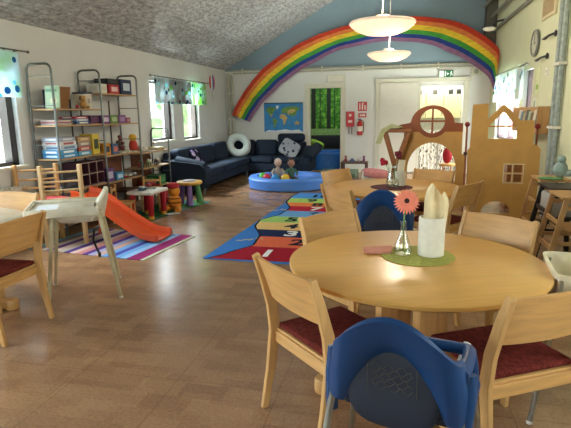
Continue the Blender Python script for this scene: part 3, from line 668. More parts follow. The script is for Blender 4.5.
# plastic high chairs with splayed legs
def highchair(loc, rz, lab, shell, legm, tray=True):
    root = thing('high_chair', lab, 'high chair', loc, rz)
    for sx in (-1, 1):
        for sy in (-1, 1):
            b = B(); b.tube([(sx*0.2, sy*0.16+(0.03 if sy > 0 else 0), 0.72), (sx*0.275, sy*0.275, 0.014)], [0.019, 0.013], 12); lg = link('leg', b, legm, root, True)
            b = B(); b.ell((sx*0.277, sy*0.277, 0.012), 0.016, 0.016, 0.012, nu=10, nv=6); link('foot_cap', b, white, lg, True)
    # shallow tub seat
    b = B()
    def ring(w, d, z, yo=0): return [Vector((w*math.copysign(abs(math.cos(t))**0.5, math.cos(t)), yo + d*math.copysign(abs(math.sin(t))**0.5, math.sin(t)), z)) for t in [i*2*PI/36 for i in range(36)]]
    z0 = 0.635 if tray else 0.50
    if not tray:
        ring = lambda w, d, z: [Vector((1.12*w*math.copysign(abs(math.cos(t))**0.25, math.cos(t)), 1.12*d*math.copysign(abs(math.sin(t))**0.25, math.sin(t)), z)) for t in [i*2*PI/36 for i in range(36)]]
    rows = [ring(0.10, 0.10, z0), ring(0.16, 0.155, z0+0.012), ring(0.19, 0.185, z0+0.05), ring(0.2, 0.195, 0.725), ring(0.205, 0.2, 0.745), ring(0.19, 0.185, 0.745), ring(0.17, 0.16, z0+0.06), ring(0.14, 0.13, z0+0.025)]
    b.quadmesh(rows, True, True); link('seat', b, shell, root, True)
    # narrow curved back shell, leaning back
    b = B(); rows = []
    for z, w, y in ((0.66, 0.19, -0.175), (0.74, 0.18, -0.195), (0.82, 0.155, -0.215), (0.87, 0.125, -0.222), (0.895, 0.09, -0.222), (0.905, 0.05, -0.218)):
        fr = [Vector((w*u, y + 0.09*u*u*min(1, (0.93-z)/0.2), z)) for u in [i/8-1 for i in range(17)]]
        rows.append(fr + [p + Vector((0, -0.02, 0.0)) for p in reversed(fr)])
    b.quadmesh(rows, True, True); link('backrest', b, shell, root, True)
    if tray:
        b = B(); b.box(-0.26, 0.26, -0.12, 0.38, 0.746, 0.758, 0.005)
        b.box(-0.262, 0.262, 0.367, 0.385, 0.72, 0.785, 0.007, seg=3)
        for s_ in (-1, 1): b.box(s_*0.255-0.012, s_*0.255+0.012, -0.16, 0.38, 0.715, 0.785, 0.008, seg=3)
        link('tray', b, shell, root, True)
    b = B(); b.tube([(0.02, -0.16, 0.57), (0.10, -0.1, 0.53), (0.13, -0.08, 0.42), (0.12, -0.12, 0.3)], 0.011, 6); b.box(0.1, 0.14, -0.135, -0.11, 0.27, 0.31, 0.004); link('strap', b, black, root, True)
    return root
hc = highchair((-2.60, 3.60, 0), math.radians(122), 'white plastic high chair with tray between the left table and the slide', mat('white_shell', hx('cfc8b4'), 0.35), mat('cream_leg', hx('b8aa88'), 0.4))
b = B(); b.box(-0.12, 0.12, -0.08, 0.08, 0, 0.003); o = tag(link('paper_sheet', b, M('e8ecf4', 0.6)), 'white sheet of paper on the tray of the white high chair', 'paper'); o.location = (-2.60-0.24*0.85, 3.60-0.24*0.53, 0.7585); o.rotation_euler = (0, 0, math.radians(122))
highchair((0.97, 2.60, 0), math.radians(83), 'cream plastic high chair with grey metal legs at the right edge of the front table', cream, steel, False)

def bluechair(loc, rz, lab):
    root = thing('high_chair', lab, 'high chair', loc, rz, 'blue high chairs')
    for sx in (-1, 1):
        for sy, yy in ((-1, -0.13), (1, 0.13)):
            b = B(); b.tube([(sx*0.215, yy, 0.56), (sx*0.275, yy + sy*0.09, 0.02)], 0.0135, 12); lg = link('leg', b, steel, root, True)
            b = B(); b.ell((sx*0.277, yy+sy*0.093, 0.014), 0.018, 0.018, 0.014, nu=10, nv=6); link('foot_cap', b, black, lg, True)
    # swept hood: wide arch at the back running down into two side wings
    b = B(); rows = []; N_ = 44
    for i in range(N_+1):
        t = -1 + 2*i/N_; s = abs(t); a = t*PI/2
        x = 0.215*math.copysign(abs(math.sin(a))**0.85, a)
        yt = -0.225 + 0.11*s**2.5; yb = -0.165 + 0.05*s**2.5
        zt = 0.875 - 3.1*x*x; zb = max(0.53, 0.752 - 8.0*x*x)
        nrm = Vector((math.sin(a)*0.9, -math.cos(a)*0.6-0.25, 0)).normalized(); th = 0.014
        pt, pb = Vector((x*0.93, yt, zt)), Vector((x*1.03, yb, zb)); mid = (pt+pb)/2 + nrm*0.012
        rows.append([pt + nrm*th, pt + Vector((0, 0, 0.012)), pt - nrm*th, mid - nrm*0.022, pb - nrm*th, pb + Vector((0, 0, -0.008)), pb + nrm*th, mid + nrm*0.008])
    b.quadmesh(rows, True, True); link('backrest', b, bluepl, root, True)
    # dark pad panel under the arch
    b = B(); b.ell((0, -0.15, 0.625), 0.155, 0.02, 0.15, (-0.10, 0, 0), 0.62, 36, 16); pd = link('back_pad', b, navypl, root, True)
    b = B()
    for k in range(9):
        z = 0.57+k*0.016; pts = [(-0.065+0.13*i/10+0.01*math.sin(k*3.1), -0.1745 + (z-0.64)*-0.1, z+0.011*math.sin(i*1.9+k*2.3)) for i in range(11)]
        b.tube(pts, 0.0012, 4)
    for xx in (-0.08, 0.08): b.bar((xx, -0.1665, 0.555), (xx, -0.181, 0.71), 0.0011, n=4)
    link('scribble_print', b, M('5a5648', 0.7), pd)
    b = B(); b.box(-0.18, 0.18, -0.13, 0.15, 0.50, 0.53, 0.012); link('seat', b, navypl, root, True)
    for s in (-1, 1):
        b = B()
        b.tube([(s*0.205, -0.13, 0.69), (s*0.21, 0.0, 0.685), (s*0.205, 0.08, 0.68), (s*0.195, 0.1, 0.675)], [0.026, 0.022, 0.022, 0.022], 12)
        b.tube([(s*0.203, 0.09, 0.68), (s*0.215, 0.105, 0.61), (s*0.218, 0.115, 0.53)], [0.022, 0.022, 0.025], 12)
        b.tube([(s*0.225, -0.10, 0.69), (s*0.228, -0.115, 0.6), (s*0.222, -0.13, 0.47)], [0.024, 0.024, 0.022], 12)
        b.tube([(s*0.222, -0.13, 0.52), (s*0.222, 0.14, 0.53)], 0.022, 12)
        link('armrest', b, bluepl, root, True)
    b = B(); b.tube([(-0.195, 0.1, 0.675), (0.195, 0.1, 0.675)], 0.021, 12); link('front_bar', b, bluepl, root, True)
    b = B(); b.tube([(0.17, 0.05, 0.60), (0.19, 0.14, 0.68)], 0.014, 10); link('side_strap', b, white, root, True)
    return root
bl = bluechair((0.045, 1.66, 0), math.radians(-14), 'blue plastic high chair with a dark scribbled back pad, nearest the camera')
dup(bl, (-0.10, 4.24, 0), math.radians(-4), 'blue plastic high chair with dark back at the near side of the rear table')

# ---------------------------------------------------------------- things on the front table
b = B(); b.lathe([(0.02, 0), (0.195, 0), (0.198, 0.003), (0.195, 0.005), (0.02, 0.005)], n=48)
o = tag(link('place_mat', b, mat('green_mat', hx('a2a04a'), 0.95, n=120, amt=0.3, bump=0.6), None, True), 'round lime green woven mat under the vase on the front table', 'table mat'); o.location = (0.12, 2.71, 0.721)
root = thing('glass_vase', 'clear glass bottle vase holding one coral flower', 'vase', (0.04, 2.71, 0.727))
b = B(); b.lathe([(0.02, 0), (0.042, 0.002), (0.048, 0.02), (0.046, 0.05), (0.03, 0.09), (0.017, 0.13), (0.014, 0.17), (0.017, 0.185)], n=28, cap=False); link('glass_body', b, vaseglass, root, True)
b = B(); b.lathe([(0.001, 0.004), (0.04, 0.004), (0.045, 0.02), (0.044, 0.045), (0.001, 0.045)], n=24, cap=False); link('water', b, glass_mat('water', (0.9, 0.93, 0.9), 0.03), root, True)
root = thing('gerbera_flower', 'coral pink gerbera daisy with dark centre in the glass vase', 'flower', (0.04, 2.71, 0.735))
b = B(); b.tube([(0.01, 0, 0.0), (0.0, 0, 0.1), (0.002, 0.0, 0.2), (0.012, -0.005, 0.285)], 0.0035, 8); link('stem', b, M('6f8f4a', 0.6), root, True)
fm = T(0.012, -0.012, 0.29, PI/2-0.35, 0, 0.1)
for li, (n, r, w_, zz) in enumerate(((24, 0.07, 0.0115, 0), (22, 0.058, 0.0105, 0.005), (16, 0.036, 0.008, 0.009))):
    b = B()
    for k in range(n):
        a = (k+li*0.5)*2*PI/n; ca, sa = math.cos(a), math.sin(a); rows = []
        for f_, ww, hh in ((0.2, 0.5, 0.0), (0.5, 1.0, 0.004), (0.8, 1.0, 0.002), (1.0, 0.3, -0.004)):
            rows.append([fm @ Vector((ca*r*f_ - sa*w_*ww*u*0.5, sa*r*f_ + ca*w_*ww*u*0.5, zz+hh)) for u in (-1, 1)])
        b.quadmesh(rows)
    link('petals', b, mat('petal_coral', hx('ee8468'), 0.6, n=30, amt=0.1), root, True, recalc=False)
b = B(); b.ell((0.012, -0.018, 0.294), 0.017, 0.017, 0.008, (PI/2-0.35, 0, 0.1)); link('flower_centre', b, mat('flower_dark', hx('3a1c16'), 0.9, n=200, amt=0.5), root, True)
root = thing('napkin_holder', 'white cylinder holder with tall folded napkins on the green mat', 'napkin holder', (0.19, 2.73, 0.727))
b = B(); b.lathe([(0.066, 0), (0.07, 0.004), (0.07, 0.205), (0.066, 0.212), (0.06, 0.212), (0.058, 0.2), (0.058, 0.02), (0.01, 0.02)], n=36); link('cylinder', b, mat('white_paperboard', hx('d9d2c0'), 0.8, n=30, amt=0.05, bump=0.1), root, True)
for k, (x0, lean, rz_, h_) in enumerate(((-0.004, 0.03, 0.12, 0.375), (0.012, 0.07, -0.1, 0.33))):
    b = B(); rows = []
    for j in range(10):
        u_ = j/9; z = 0.03 + (h_-0.03)*u_; w_ = 0.046 + 0.006*u_ if u_ < 0.75 else 0.051*math.sqrt(max(0.06, 1-((u_-0.75)/0.27)**2))
        fr = [Vector((w_*u, 0.014*math.sin(u*4+k*2+u_)+0.016*k-0.012, z+0.022*u*u_*(1 if k else -1))) for u in [i_/6-1 for i_ in range(13)]]
        rows.append(fr + [p + Vector((0, 0.007, 0)) for p in reversed(fr)])
    b.quadmesh(rows, True, True); o = link('napkin', b, mat('napkin_cream', hx('e2cfa4'), 0.9), root, True); o.rotation_euler = (0, lean, rz_); o.location = (x0, 0, 0)
b = B()
for k in range(4): b.box(-0.075+0.003*k, 0.07, -0.05, 0.055, 0.003*k, 0.003*k+0.0025, 0.0, rot=(0, 0, 0.03*k))
b.quadmesh([[Vector((-0.03, -0.04, 0.013)), Vector((0.075, -0.045, 0.013))], [Vector((-0.02, 0.06, 0.013)), Vector((0.09, 0.04, 0.022))]])
o = tag(link('paper_napkin', b, mat('napkin_pink', hx('d08c78'), 0.9), None, False, recalc=False), 'folded salmon pink paper napkins at the edge of the green mat', 'napkin'); o.location = (-0.10, 2.75, 0.7265); o.rotation_euler = (0, 0, 0.15)
# things on the rear table
b = B(); b.lathe([(0.02, 0), (0.215, 0), (0.218, 0.003), (0.02, 0.005)], n=40)
o = tag(link('place_mat', b, mat('wine_mat', hx('571c26'), 0.9, n=80, amt=0.2), None, True), 'round dark red mat on the rear table', 'table mat'); o.location = (-0.06, 5.25, 0.721)
root = thing('glass_vase', 'tall clear glass vase standing on the dark red mat', 'vase', (-0.05, 5.22, 0.727))
b = B(); b.lathe([(0.03, 0), (0.06, 0.004), (0.07, 0.04), (0.058, 0.1), (0.045, 0.17), (0.05, 0.24), (0.055, 0.25)], n=28, cap=False); link('glass_body', b, vaseglass, root, True)
b = B(); b.lathe([(0.001, 0.006), (0.055, 0.006), (0.064, 0.04), (0.055, 0.09), (0.001, 0.09)], n=24, cap=False); link('water', b, glass_mat('water_dim', (0.9, 0.93, 0.9), 0.03), root, True)
for dx, lab in ((-0.09, 'crimson flower leaning left in the rear table vase'), (0.05, 'dark red flower standing right in the rear table vase')):
    root = thing('cut_flower', lab, 'flower', (-0.05, 5.22, 0.735))
    b = B(); b.tube([(0, 0, 0.0), (dx*0.35, 0, 0.15), (dx*0.9, -0.01, 0.26 + (0.05 if dx > 0 else -0.02))], 0.004, 6); link('stem', b, M('8a9a6a', 0.6), root, True)
    b = B(); rr = random.Random(int(abs(dx)*100)); c0 = Vector((dx, -0.015, 0.28 + (0.05 if dx > 0 else -0.02)))
    for k in range(14): b.ell(c0+Vector((rr.uniform(-1, 1), rr.uniform(-1, 1), rr.uniform(-1, 1)))*0.025, 0.022, 0.022, 0.014, (rr.random()*3, rr.random()*3, 0), nu=8, nv=5)
    link('bloom', b, mat('bloom_'+('a' if dx < 0 else 'b'), hx('a3122c' if dx < 0 else '6a1424'), 0.7), root, True)
root = thing('napkin_holder', 'white napkin cup beside the vase on the rear table', 'napkin holder', (0.03, 5.36, 0.727))
b = B(); b.lathe([(0.05, 0), (0.055, 0.004), (0.055, 0.15), (0.05, 0.15), (0.048, 0.02), (0.01, 0.02)], n=24); link('cylinder', b, M('ddd6c4', 0.8), root, True)
b = B(); b.box(-0.035, 0.035, -0.01, 0.01, 0.03, 0.27, 0.004, rot=(0, 0.1, 0.2)); link('napkin', b, M('e0d8c4', 0.9), root, True)

# ---------------------------------------------------------------- rugs
wave = [(4.70, -1.92), (4.95, -1.78), (5.3, -1.60), (5.72, -1.64), (6.3, -1.86), (6.64, -1.89), (7.07, -1.70), (7.55, -1.66), (8.16, -1.84), (8.68, -1.86), (9.1, -1.8)]
def wl(y):
    for (a, xa), (c, xc) in zip(wave, wave[1:]):
        if a <= y <= c:
            t = (y-a)/(c-a); t = t*t*(3-2*t)*0.5 + t*0.5; return xa+(xc-xa)*t
    return wave[-1][1] if y > 9 else wave[0][1]
ysb = [4.72, 5.25, 5.72, 6.08, 6.52, 6.92, 7.36, 7.75, 8.08, 8.5, 9.0]
rcol = ['9e1c30', 'd8694a', '1c2a52', 'e0bc7c', '9cc870', '6aa0d8', 'b02038', 'e08048', 'a4c868', '4a8ad0']
b = B(); b.prism([(-1.98, 4.72), (-0.70, 4.66), (-0.62, 9.12), (-1.80, 9.12)], 0.001, 0.010, 'XY')
for k in range(10):
    b.m = k+1; rows = []
    for j in range(9):
        y = ysb[k]+(ysb[k+1]-ysb[k])*j/8; rows.append([Vector((wl(y)+0.01, y, 0.0112)), Vector((wl(y)+0.92, y, 0.0112))])
    b.quadmesh(rows)
b.m = 11
for off in (0, 0.92):
    rows = []
    for j in range(121):
        y = 4.72+(9.0-4.72)*j/120; rows.append([Vector((wl(y)+off-0.014, y, 0.0118)), Vector((wl(y)+off+0.014, y, 0.0118))])
    b.quadmesh(rows)
for k in range(10):
    b.m = 12 if k in (0, 2, 6) else 11; y = (ysb[k]+ysb[k+1])/2; x = wl(y)+0.42
    if k % 2: x += 0.08
    b.text(str(k+1), 0.36, T(x, y, 0.0125), 0.0002)
b.m = 13
for (x, y) in ((-1.7, 5.95-0.35), (-1.82, 7.42)):                          # small squiggly animal prints on the blue edge
    for k in range(5): b.ell((x-0.1+0.06*k-0.02, y-0.12+0.03*k*(1 if k % 2 else 0.4)+0.02*k, 0.0108), 0.05, 0.022, 0.0008, (0, 0, 0.5*k), nu=10, nv=4)
o = tag(link('hopscotch_rug', b, [mat('rug_c%d' % i, hx(c), 0.95, n=60, amt=0.1, spec=0.1) for i, c in enumerate(['3a78c4']+rcol+['1a2030', 'e8ecf0', 'b8a890'])], None, False, recalc=False), 'long blue hopscotch rug with numbered coloured stripes', 'rug')
sm = stripes_mat('rag_rug_stripes', [hx(c) for c in ('5c7c80', '6a6468', 'b0a090', '5a3a78', 'b49a8c', 'a09890', '4c3470', 'c0a498', 'b87a78', '54387c', '9c9cb8', 'c49888', '6a98c8', '4a4c98', '6fa0d4', '8fb4dc', '8c2c64', '96306a', 'c8d0b8')], 'X', 1/1.6)
b = B(); b.box(0.0, 1.56, -0.55, 0.55, 0.001, 0.009, 0.003)
o = tag(link('striped_rug', b, sm), 'rag rug with pink blue and white stripes under the orange slide', 'rug'); o.location = (-4.05, 5.26, 0); o.rotation_euler = (0, 0, -0.12)
def play_mat():
    m, t, bb, N = nodes_mat('road_mat', 0.95, 0.1); tc = N('ShaderNodeTexCoord'); vo = N('ShaderNodeTexVoronoi'); vo.inputs['Scale'].default_value = 4.5
    t.links.new(tc.outputs['Object'], vo.inputs['Vector']); sx = N('ShaderNodeSeparateColor'); t.links.new(vo.outputs['Color'], sx.inputs[0])
    cr = ramp(t, [(0, hx('2f5c34')), (0.35, hx('466e3a')), (0.55, hx('5c6a66')), (0.7, hx('2c6a50')), (0.85, hx('3f7478'))], True); t.links.new(sx.outputs[0], cr.inputs['Fac']); t.links.new(cr.outputs['Color'], bb.inputs['Base Color']); return m
b = B(); b.prism([(-3.98, 6.2), (-3.45, 6.22), (-3.15, 8.0), (-3.98, 8.1)], 0.001, 0.007, 'XY')
tag(link('play_mat', b, play_mat()), 'green patterned play mat in front of the toy shelves', 'rug')

# ---------------------------------------------------------------- ball pool, dolls, balls
b = B(); prof = [(0.76, 0.0), (0.82, 0.02), (0.835, 0.19), (0.81, 0.225), (0.66, 0.235), (0.63, 0.20), (0.61, 0.14), (0.02, 0.13)]
b.lathe(prof, n=64); PX, PY = -2.2, 9.98
root = tag(link('ball_pool', b, mat('pool_blue', hx('4f86dc'), 0.5, n=4, amt=0.08), None, True), 'round light blue padded ball pool on the floor before the sofa', 'ball pool'); root.location = (PX, PY, 0)
for (dx, dy, z, c, lab) in ((-0.50, -0.22, 0.2, '4fae3c', 'green ball at the left end of the ball pool'), (-0.37, -0.38, 0.19, 'c8304c', 'red ball second from the left in the ball pool'), (-0.18, -0.43, 0.19, '2a82c0', 'blue ball third from the left in the ball pool'), (0.02, -0.42, 0.21, 'd8b82c', 'yellow ball next to the dolls in the ball pool')):
    b = B(); b.ell((0, 0, 0), 0.085, 0.085, 0.085, nu=20, nv=12)
    if c == 'd8b82c':
        b.m = 1; b.tube([(0.086*math.cos(t), 0.086*math.sin(t)*0.3, 0.086*math.sin(t)*0.95) for t in [k*PI/12 for k in range(25)]], 0.012, 6)
    o = tag(link('play_ball', b, [M(c, 0.4), M('c84a2a', 0.4)], None, True), lab, 'ball', 'balls in the ball pool'); o.location = (PX+dx, PY+dy, 0.135+0.085)
def doll(loc, rz, lab, skin, hair, shirt, pants, lean=0.1):
    root = thing('doll', lab, 'doll', loc, rz)
    b = B(); b.ell((0, 0.0, 0.16), 0.075, 0.055, 0.12, (lean, 0, 0), 0.9); 
    for s in (-1, 1): b.tube([(s*0.07, 0, 0.23), (s*0.12, -0.04, 0.17), (s*0.1, -0.11, 0.12)], [0.032, 0.026, 0.02], 8)
    link('shirt', b, M(shirt, 0.9), root, True)
    b = B()
    for s in (-1, 1): b.tube([(s*0.04, 0, 0.05), (s*0.08, -0.1, 0.06), (s*0.11, -0.24, 0.045)], [0.045, 0.036, 0.028], 8)
    link('trousers', b, M(pants, 0.9), root, True)
    b = B(); b.ell((0, -0.01, 0.36), 0.068, 0.068, 0.08); b.bar((0, 0, 0.25), (0, 0, 0.31), 0.024); b.ell((0, -0.078, 0.35), 0.009, 0.012, 0.01, nu=8, nv=5)
    for s in (-1, 1): b.ell((s*0.069, 0, 0.355), 0.01, 0.012, 0.017, nu=8, nv=5)
    for s in (-1, 1):
        h = B(); h.ell((s*0.1, -0.125, 0.12), 0.018, 0.024, 0.013, nu=8, nv=5); link('hand', h, M(skin, 0.6), root, True)
        h = B(); h.ell((s*0.115, -0.26, 0.05), 0.02, 0.03, 0.03, nu=8, nv=5); link('shoe', h, M(pants, 0.6), root, True)
    hd = link('body', b, M(skin, 0.6), root, True)
    b = B(); 
    for s in (-1, 1): b.ell((s*0.026, -0.072, 0.37), 0.009, 0.006, 0.009, nu=8, nv=5)
    link('eyes', b, M('2a2420', 0.3), hd, True)
    b = B(); b.ell((0, 0.012, 0.385), 0.074, 0.07, 0.075); link('hair', b, M(hair, 0.9), root, True)
doll((PX-0.2, PY-0.12, 0.137), 0.2, 'pale doll with light hair and olive clothes sitting in the ball pool', 'cfae98', 'b8aca4', 'a39a92', '6a6038')
doll((PX+0.08, PY-0.14, 0.137), 0.35, 'dark haired doll in green shirt sitting in the ball pool', 'a4745c', '4c3428', '456a5c', '5c4a40')
b = B(); b.box(0, 1.6, 0, 0.9, 0, 0.2, 0.04); o = tag(link('foam_mattress', b, mat('olive_foam', hx('5c6c58'), 0.8), None, True), 'low grey green foam mattress lying before the doorway', 'mattress'); o.location = (-1.80, 11.1, 0.001)
o.scale = (0.55, 1.0, 0.75)

# ---------------------------------------------------------------- corner sofa
SX = XL+0.05
root = thing('corner_sofa', 'large dark navy corner sofa with chrome legs along both walls', 'sofa', (SX, 8.6, 0))
def sp(name, *a, bev=0.05, rot=None, m=navy):
    b = B(); b.box(*a, bev, rot, 4); return link(name, b, m, root, True)
sp('base', 0.03, 0.82, 0.2, 3.0, 0.13, 0.32, bev=0.03); sp('base', 0.82, 2.1, 3.0, 3.85, 0.13, 0.32, bev=0.03)
sp('base', 0.05, 0.86, 3.0, 3.85, 0.13, 0.32, bev=0.03)
for y0, y1 in ((0.24, 1.14), (1.15, 2.05), (2.06, 2.98)):
    sp('seat_cushion', 0.22, 0.86, y0, y1, 0.31, 0.46, bev=0.055)
    sp('back_cushion', 0.06, 0.32, y0, y1, 0.43, 0.84, bev=0.08, rot=(0, -0.14, 0))
sp('back_frame', 0.0, 0.13, 0.1, 3.9, 0.13, 0.78, bev=0.04)
sp('seat_cushion', 0.22, 0.86, 2.99, 3.62, 0.31, 0.46, bev=0.055)
for x0, x1 in ((0.87, 1.42), (1.43, 2.08)):
    sp('seat_cushion', x0, x1, 2.96, 3.62, 0.31, 0.46, bev=0.055)
for x0, x1 in ((0.3, 0.82), (0.83, 1.4), (1.41, 2.05)):
    sp('back_cushion', x0, x1, 3.52, 3.78, 0.43, 0.84, bev=0.08, rot=(-0.14, 0, 0))
sp('back_frame', 0.1, 2.1, 3.76, 3.9, 0.13, 0.78, bev=0.04)
sp('headrest', 1.45, 2.13, 3.4, 3.6, 0.80, 1.0, bev=0.075, rot=(-0.12, 0, 0))
# arm at the near end (rolled profile)
b = B(); prof = [(0.05, 0.12), (0.86, 0.12), (0.9, 0.2), (0.93, 0.42), (0.9, 0.52), (0.8, 0.585), (0.6, 0.61), (0.3, 0.64), (0.05, 0.66)]
b.prism(prof, -0.06, 0.22, 'XZ'); bmesh.ops.remove_doubles(b.bm, verts=b.bm.verts, dist=1e-4); link('armrest', b, navy, root)
b = B(); b.bar((0.3, 0.09, 0.61), (0.86, 0.09, 0.53), 0.12, 0.09, 20); link('armrest_pad', b, navy, root, True)
b = B(); b.prism([(2.92, 0.12), (3.85, 0.12), (3.88, 0.68), (3.5, 0.66), (3.2, 0.55), (2.98, 0.44), (2.9, 0.3)], 2.1, 2.34, 'YZ'); link('armrest', b, navy, root)
b = B(); b.tube([(2.3, 2.98, 0.44), (2.36, 3.25, 0.56), (2.42, 3.6, 0.65)], [0.11, 0.13, 0.13], 18); link('armrest_pad', b, navy, root, True)
for x, y in ((0.86, 0.02), (0.1, 0.02), (0.8, 2.9), (2.25, 3.0), (2.25, 3.8), (0.1, 3.8)):
    b = B(); b.box(x-0.02, x+0.02, y-0.02, y+0.02, 0, 0.13, 0.004); link('leg', b, steel, root)
def pillowobj(name, lab, cat, loc, rot, dims, m, e=0.6):
    b = B(); b.ell((0, 0, 0), *dims, (0, 0, 0), e, 28, 14); o = tag(link(name, b, m, None, True), lab, cat); o.location = loc; o.rotation_euler = rot; return o
# nursing ring pillow
b = B(); b.tube([(0.215*math.cos(t), 0.215*math.sin(t), 0) for t in [k*2*PI/40 for k in range(41)]], 0.098, 16, cap=False)
o = tag(link('ring_pillow', b, mat('ring_fabric', hx('aeb8b4'), 0.9, n=40, amt=0.15), None, True, ), 'pale grey ring shaped pillow leaning in the sofa corner', 'pillow'); o.location = (-3.86, 11.78, 0.73); o.rotation_euler = (math.radians(66), 0, math.radians(28))
pm = leafy('purple_print', (hx('1c1c30'), hx('22203a')), [hx('a08cc0'), hx('c8b8d8'), hx('6c4a84'), hx('1c1c30')], 7, 0.35)
pillowobj('throw_pillow', 'dark pillow with pale purple pattern on the sofa by the windows', 'pillow', (-4.0, 9.45, 0.64), (0.2, 0.9, 0.3), (0.2, 0.21, 0.06), pm)
pm2 = leafy('white_print', (hx('b8bec8'), hx('c8ccd2')), [hx('3c4658'), hx('586478'), hx('2c3444'), hx('8a94a4')], 9, 0.3)
pillowobj('throw_pillow', 'white pillow with black print leaning against the sofa headrest part', 'pillow', (-2.56, 11.72, 0.66), (math.radians(64), math.radians(30), 0.0), (0.23, 0.2, 0.055), pm2, 0.4)

# ---------------------------------------------------------------- small table by the doorway with toys
root = thing('side_table', 'small dark brown side table with toys on top beside the doorway', 'table', (-0.87, 10.25, 0))
b = B(); b.box(-0.27, 0.27, -0.2, 0.2, 0.47, 0.5, 0.005); link('table_top', b, darkwood, root)
for x in (-0.24, 0.24):
    for y in (-0.17, 0.17):
        b = B(); b.box(x-0.022, x+0.022, y-0.022, y+0.022, 0, 0.47, 0.003); link('leg', b, darkwood, root)
b = B(); b.box(-0.24, 0.24, -0.17, 0.17, 0.12, 0.14); link('lower_shelf', b, darkwood, root)
for x, c, lab, k in ((-0.18, '8a2430', 'tiny red toy figure on the dark side table', 0), (-0.05, '4a5c8a', 'tiny blue toy car on the dark side table', 1), (0.08, 'c0bcc4', 'tiny white toy animal on the dark side table', 2), (0.19, '7a3c6a', 'tiny purple toy figure on the dark side table', 0)):
    b = B()
    if k == 0: b.ell((0, 0, 0.04), 0.028, 0.025, 0.04); b.ell((0, 0, 0.1), 0.024, 0.024, 0.026)
    elif k == 1:
        b.box(-0.05, 0.05, -0.025, 0.025, 0.012, 0.04, 0.008); b.box(-0.025, 0.03, -0.022, 0.022, 0.04, 0.065, 0.008)
        for xx in (-0.03, 0.03): b.lathe([(0.014, -0.03), (0.014, 0.03)], n=10, mtx=T(xx, 0, 0.014, PI/2))
    else:
        b.ell((0, 0, 0.045), 0.04, 0.022, 0.024); b.ell((0.04, 0, 0.075), 0.02, 0.016, 0.018)
        for xx in (-0.025, 0.025): b.bar((xx, 0.012, 0), (xx, 0.01, 0.04), 0.007, n=6); b.bar((xx, -0.012, 0), (xx, -0.01, 0.04), 0.007, n=6)
    o = tag(link('toy_figure' if k != 1 else 'toy_car', b, M(c, 0.5), None, True), lab, 'toy'); o.location = (-0.87+x, 10.2, 0.501)
# doll cot with pink blanket
root = thing('doll_cot', 'white doll cot beside the dark side table', 'doll bed', (-0.38, 9.1, 0))
b = B(); b.box(-0.25, 0.25, -0.15, 0.15, 0.2, 0.32, 0.01); link('crib_body', b, white, root)
for x in (-0.23, 0.23):
    b = B(); b.box(x-0.015, x+0.015, -0.15, -0.12, 0, 0.45); b.box(x-0.015, x+0.015, 0.12, 0.15, 0, 0.45); b.box(x-0.012, x+0.012, -0.12, 0.12, 0.36, 0.44); link('end_panel', b, white, root)
b = B(); b.ell((0, 0, 0), 0.27, 0.2, 0.07, (0.1, 0.12, 0), 0.7, 24, 10); o = tag(link('pink_blanket', b, mat('pink_check', hx('d88c8c'), 0.95, n=40, amt=0.25, bump=0.5), None, True), 'crumpled pink blanket lying on the white doll cot', 'blanket'); o.location = (-0.38, 9.1, 0.40)

# toy stand (crossed brown legs, pale green cloth)
standwood = wood('stand_wood', '8a5424')
root = thing('wooden_toy_stand', 'brown wooden toy stand with V shaped legs beside the arched panel', 'toy stand', (-0.02, 8.3, 0))
b = B()
for y in (-0.12, 0.12):
    b.plank([(-0.2, y, 1.17), (-0.03, y, 0.62), (-0.16, y, 0.0)], 0.075, 0.025, (0, 1, 0)); 
link('leg', b, standwood, root)
b = B()
for y in (-0.12, 0.12): b.plank([(0.17, y, 1.17), (-0.02, y, 0.62), (0.08, y, 0.0)], 0.075, 0.025, (0, 1, 0))
link('leg', b, standwood, root)
b = B(); b.box(-0.24, 0.22, -0.15, 0.15, 1.17, 1.23, 0.01); link('top_board', b, standwood, root)
b = B(); b.quadmesh([[Vector((-0.31, y, 1.02)), Vector((-0.25, y, 1.22)), Vector((-0.1, y, 1.30)), Vector((0.08, y, 1.245))] for y in (-0.16, 0, 0.16)]); b.quadmesh([[Vector((-0.305, y, 1.02)), Vector((-0.245, y, 1.212)), Vector((-0.1, y, 1.292)), Vector((0.08, y, 1.237))] for y in (-0.16, 0, 0.16)])
b.prism([(-0.34, 1.0), (-0.26, 1.22), (-0.1, 1.31), (0.06, 1.265), (0.0, 1.24), (-0.1, 1.245), (-0.2, 1.17), (-0.26, 0.99)], -0.176, -0.164, 'XZ')
o = tag(link('awning_cloth', b, mat('pale_green_cloth', hx('a9ac80'), 0.9), None, True, recalc=False), 'pale green cloth draped over the top of the wooden toy stand', 'cloth'); o.location = (-0.02, 8.3, 0)

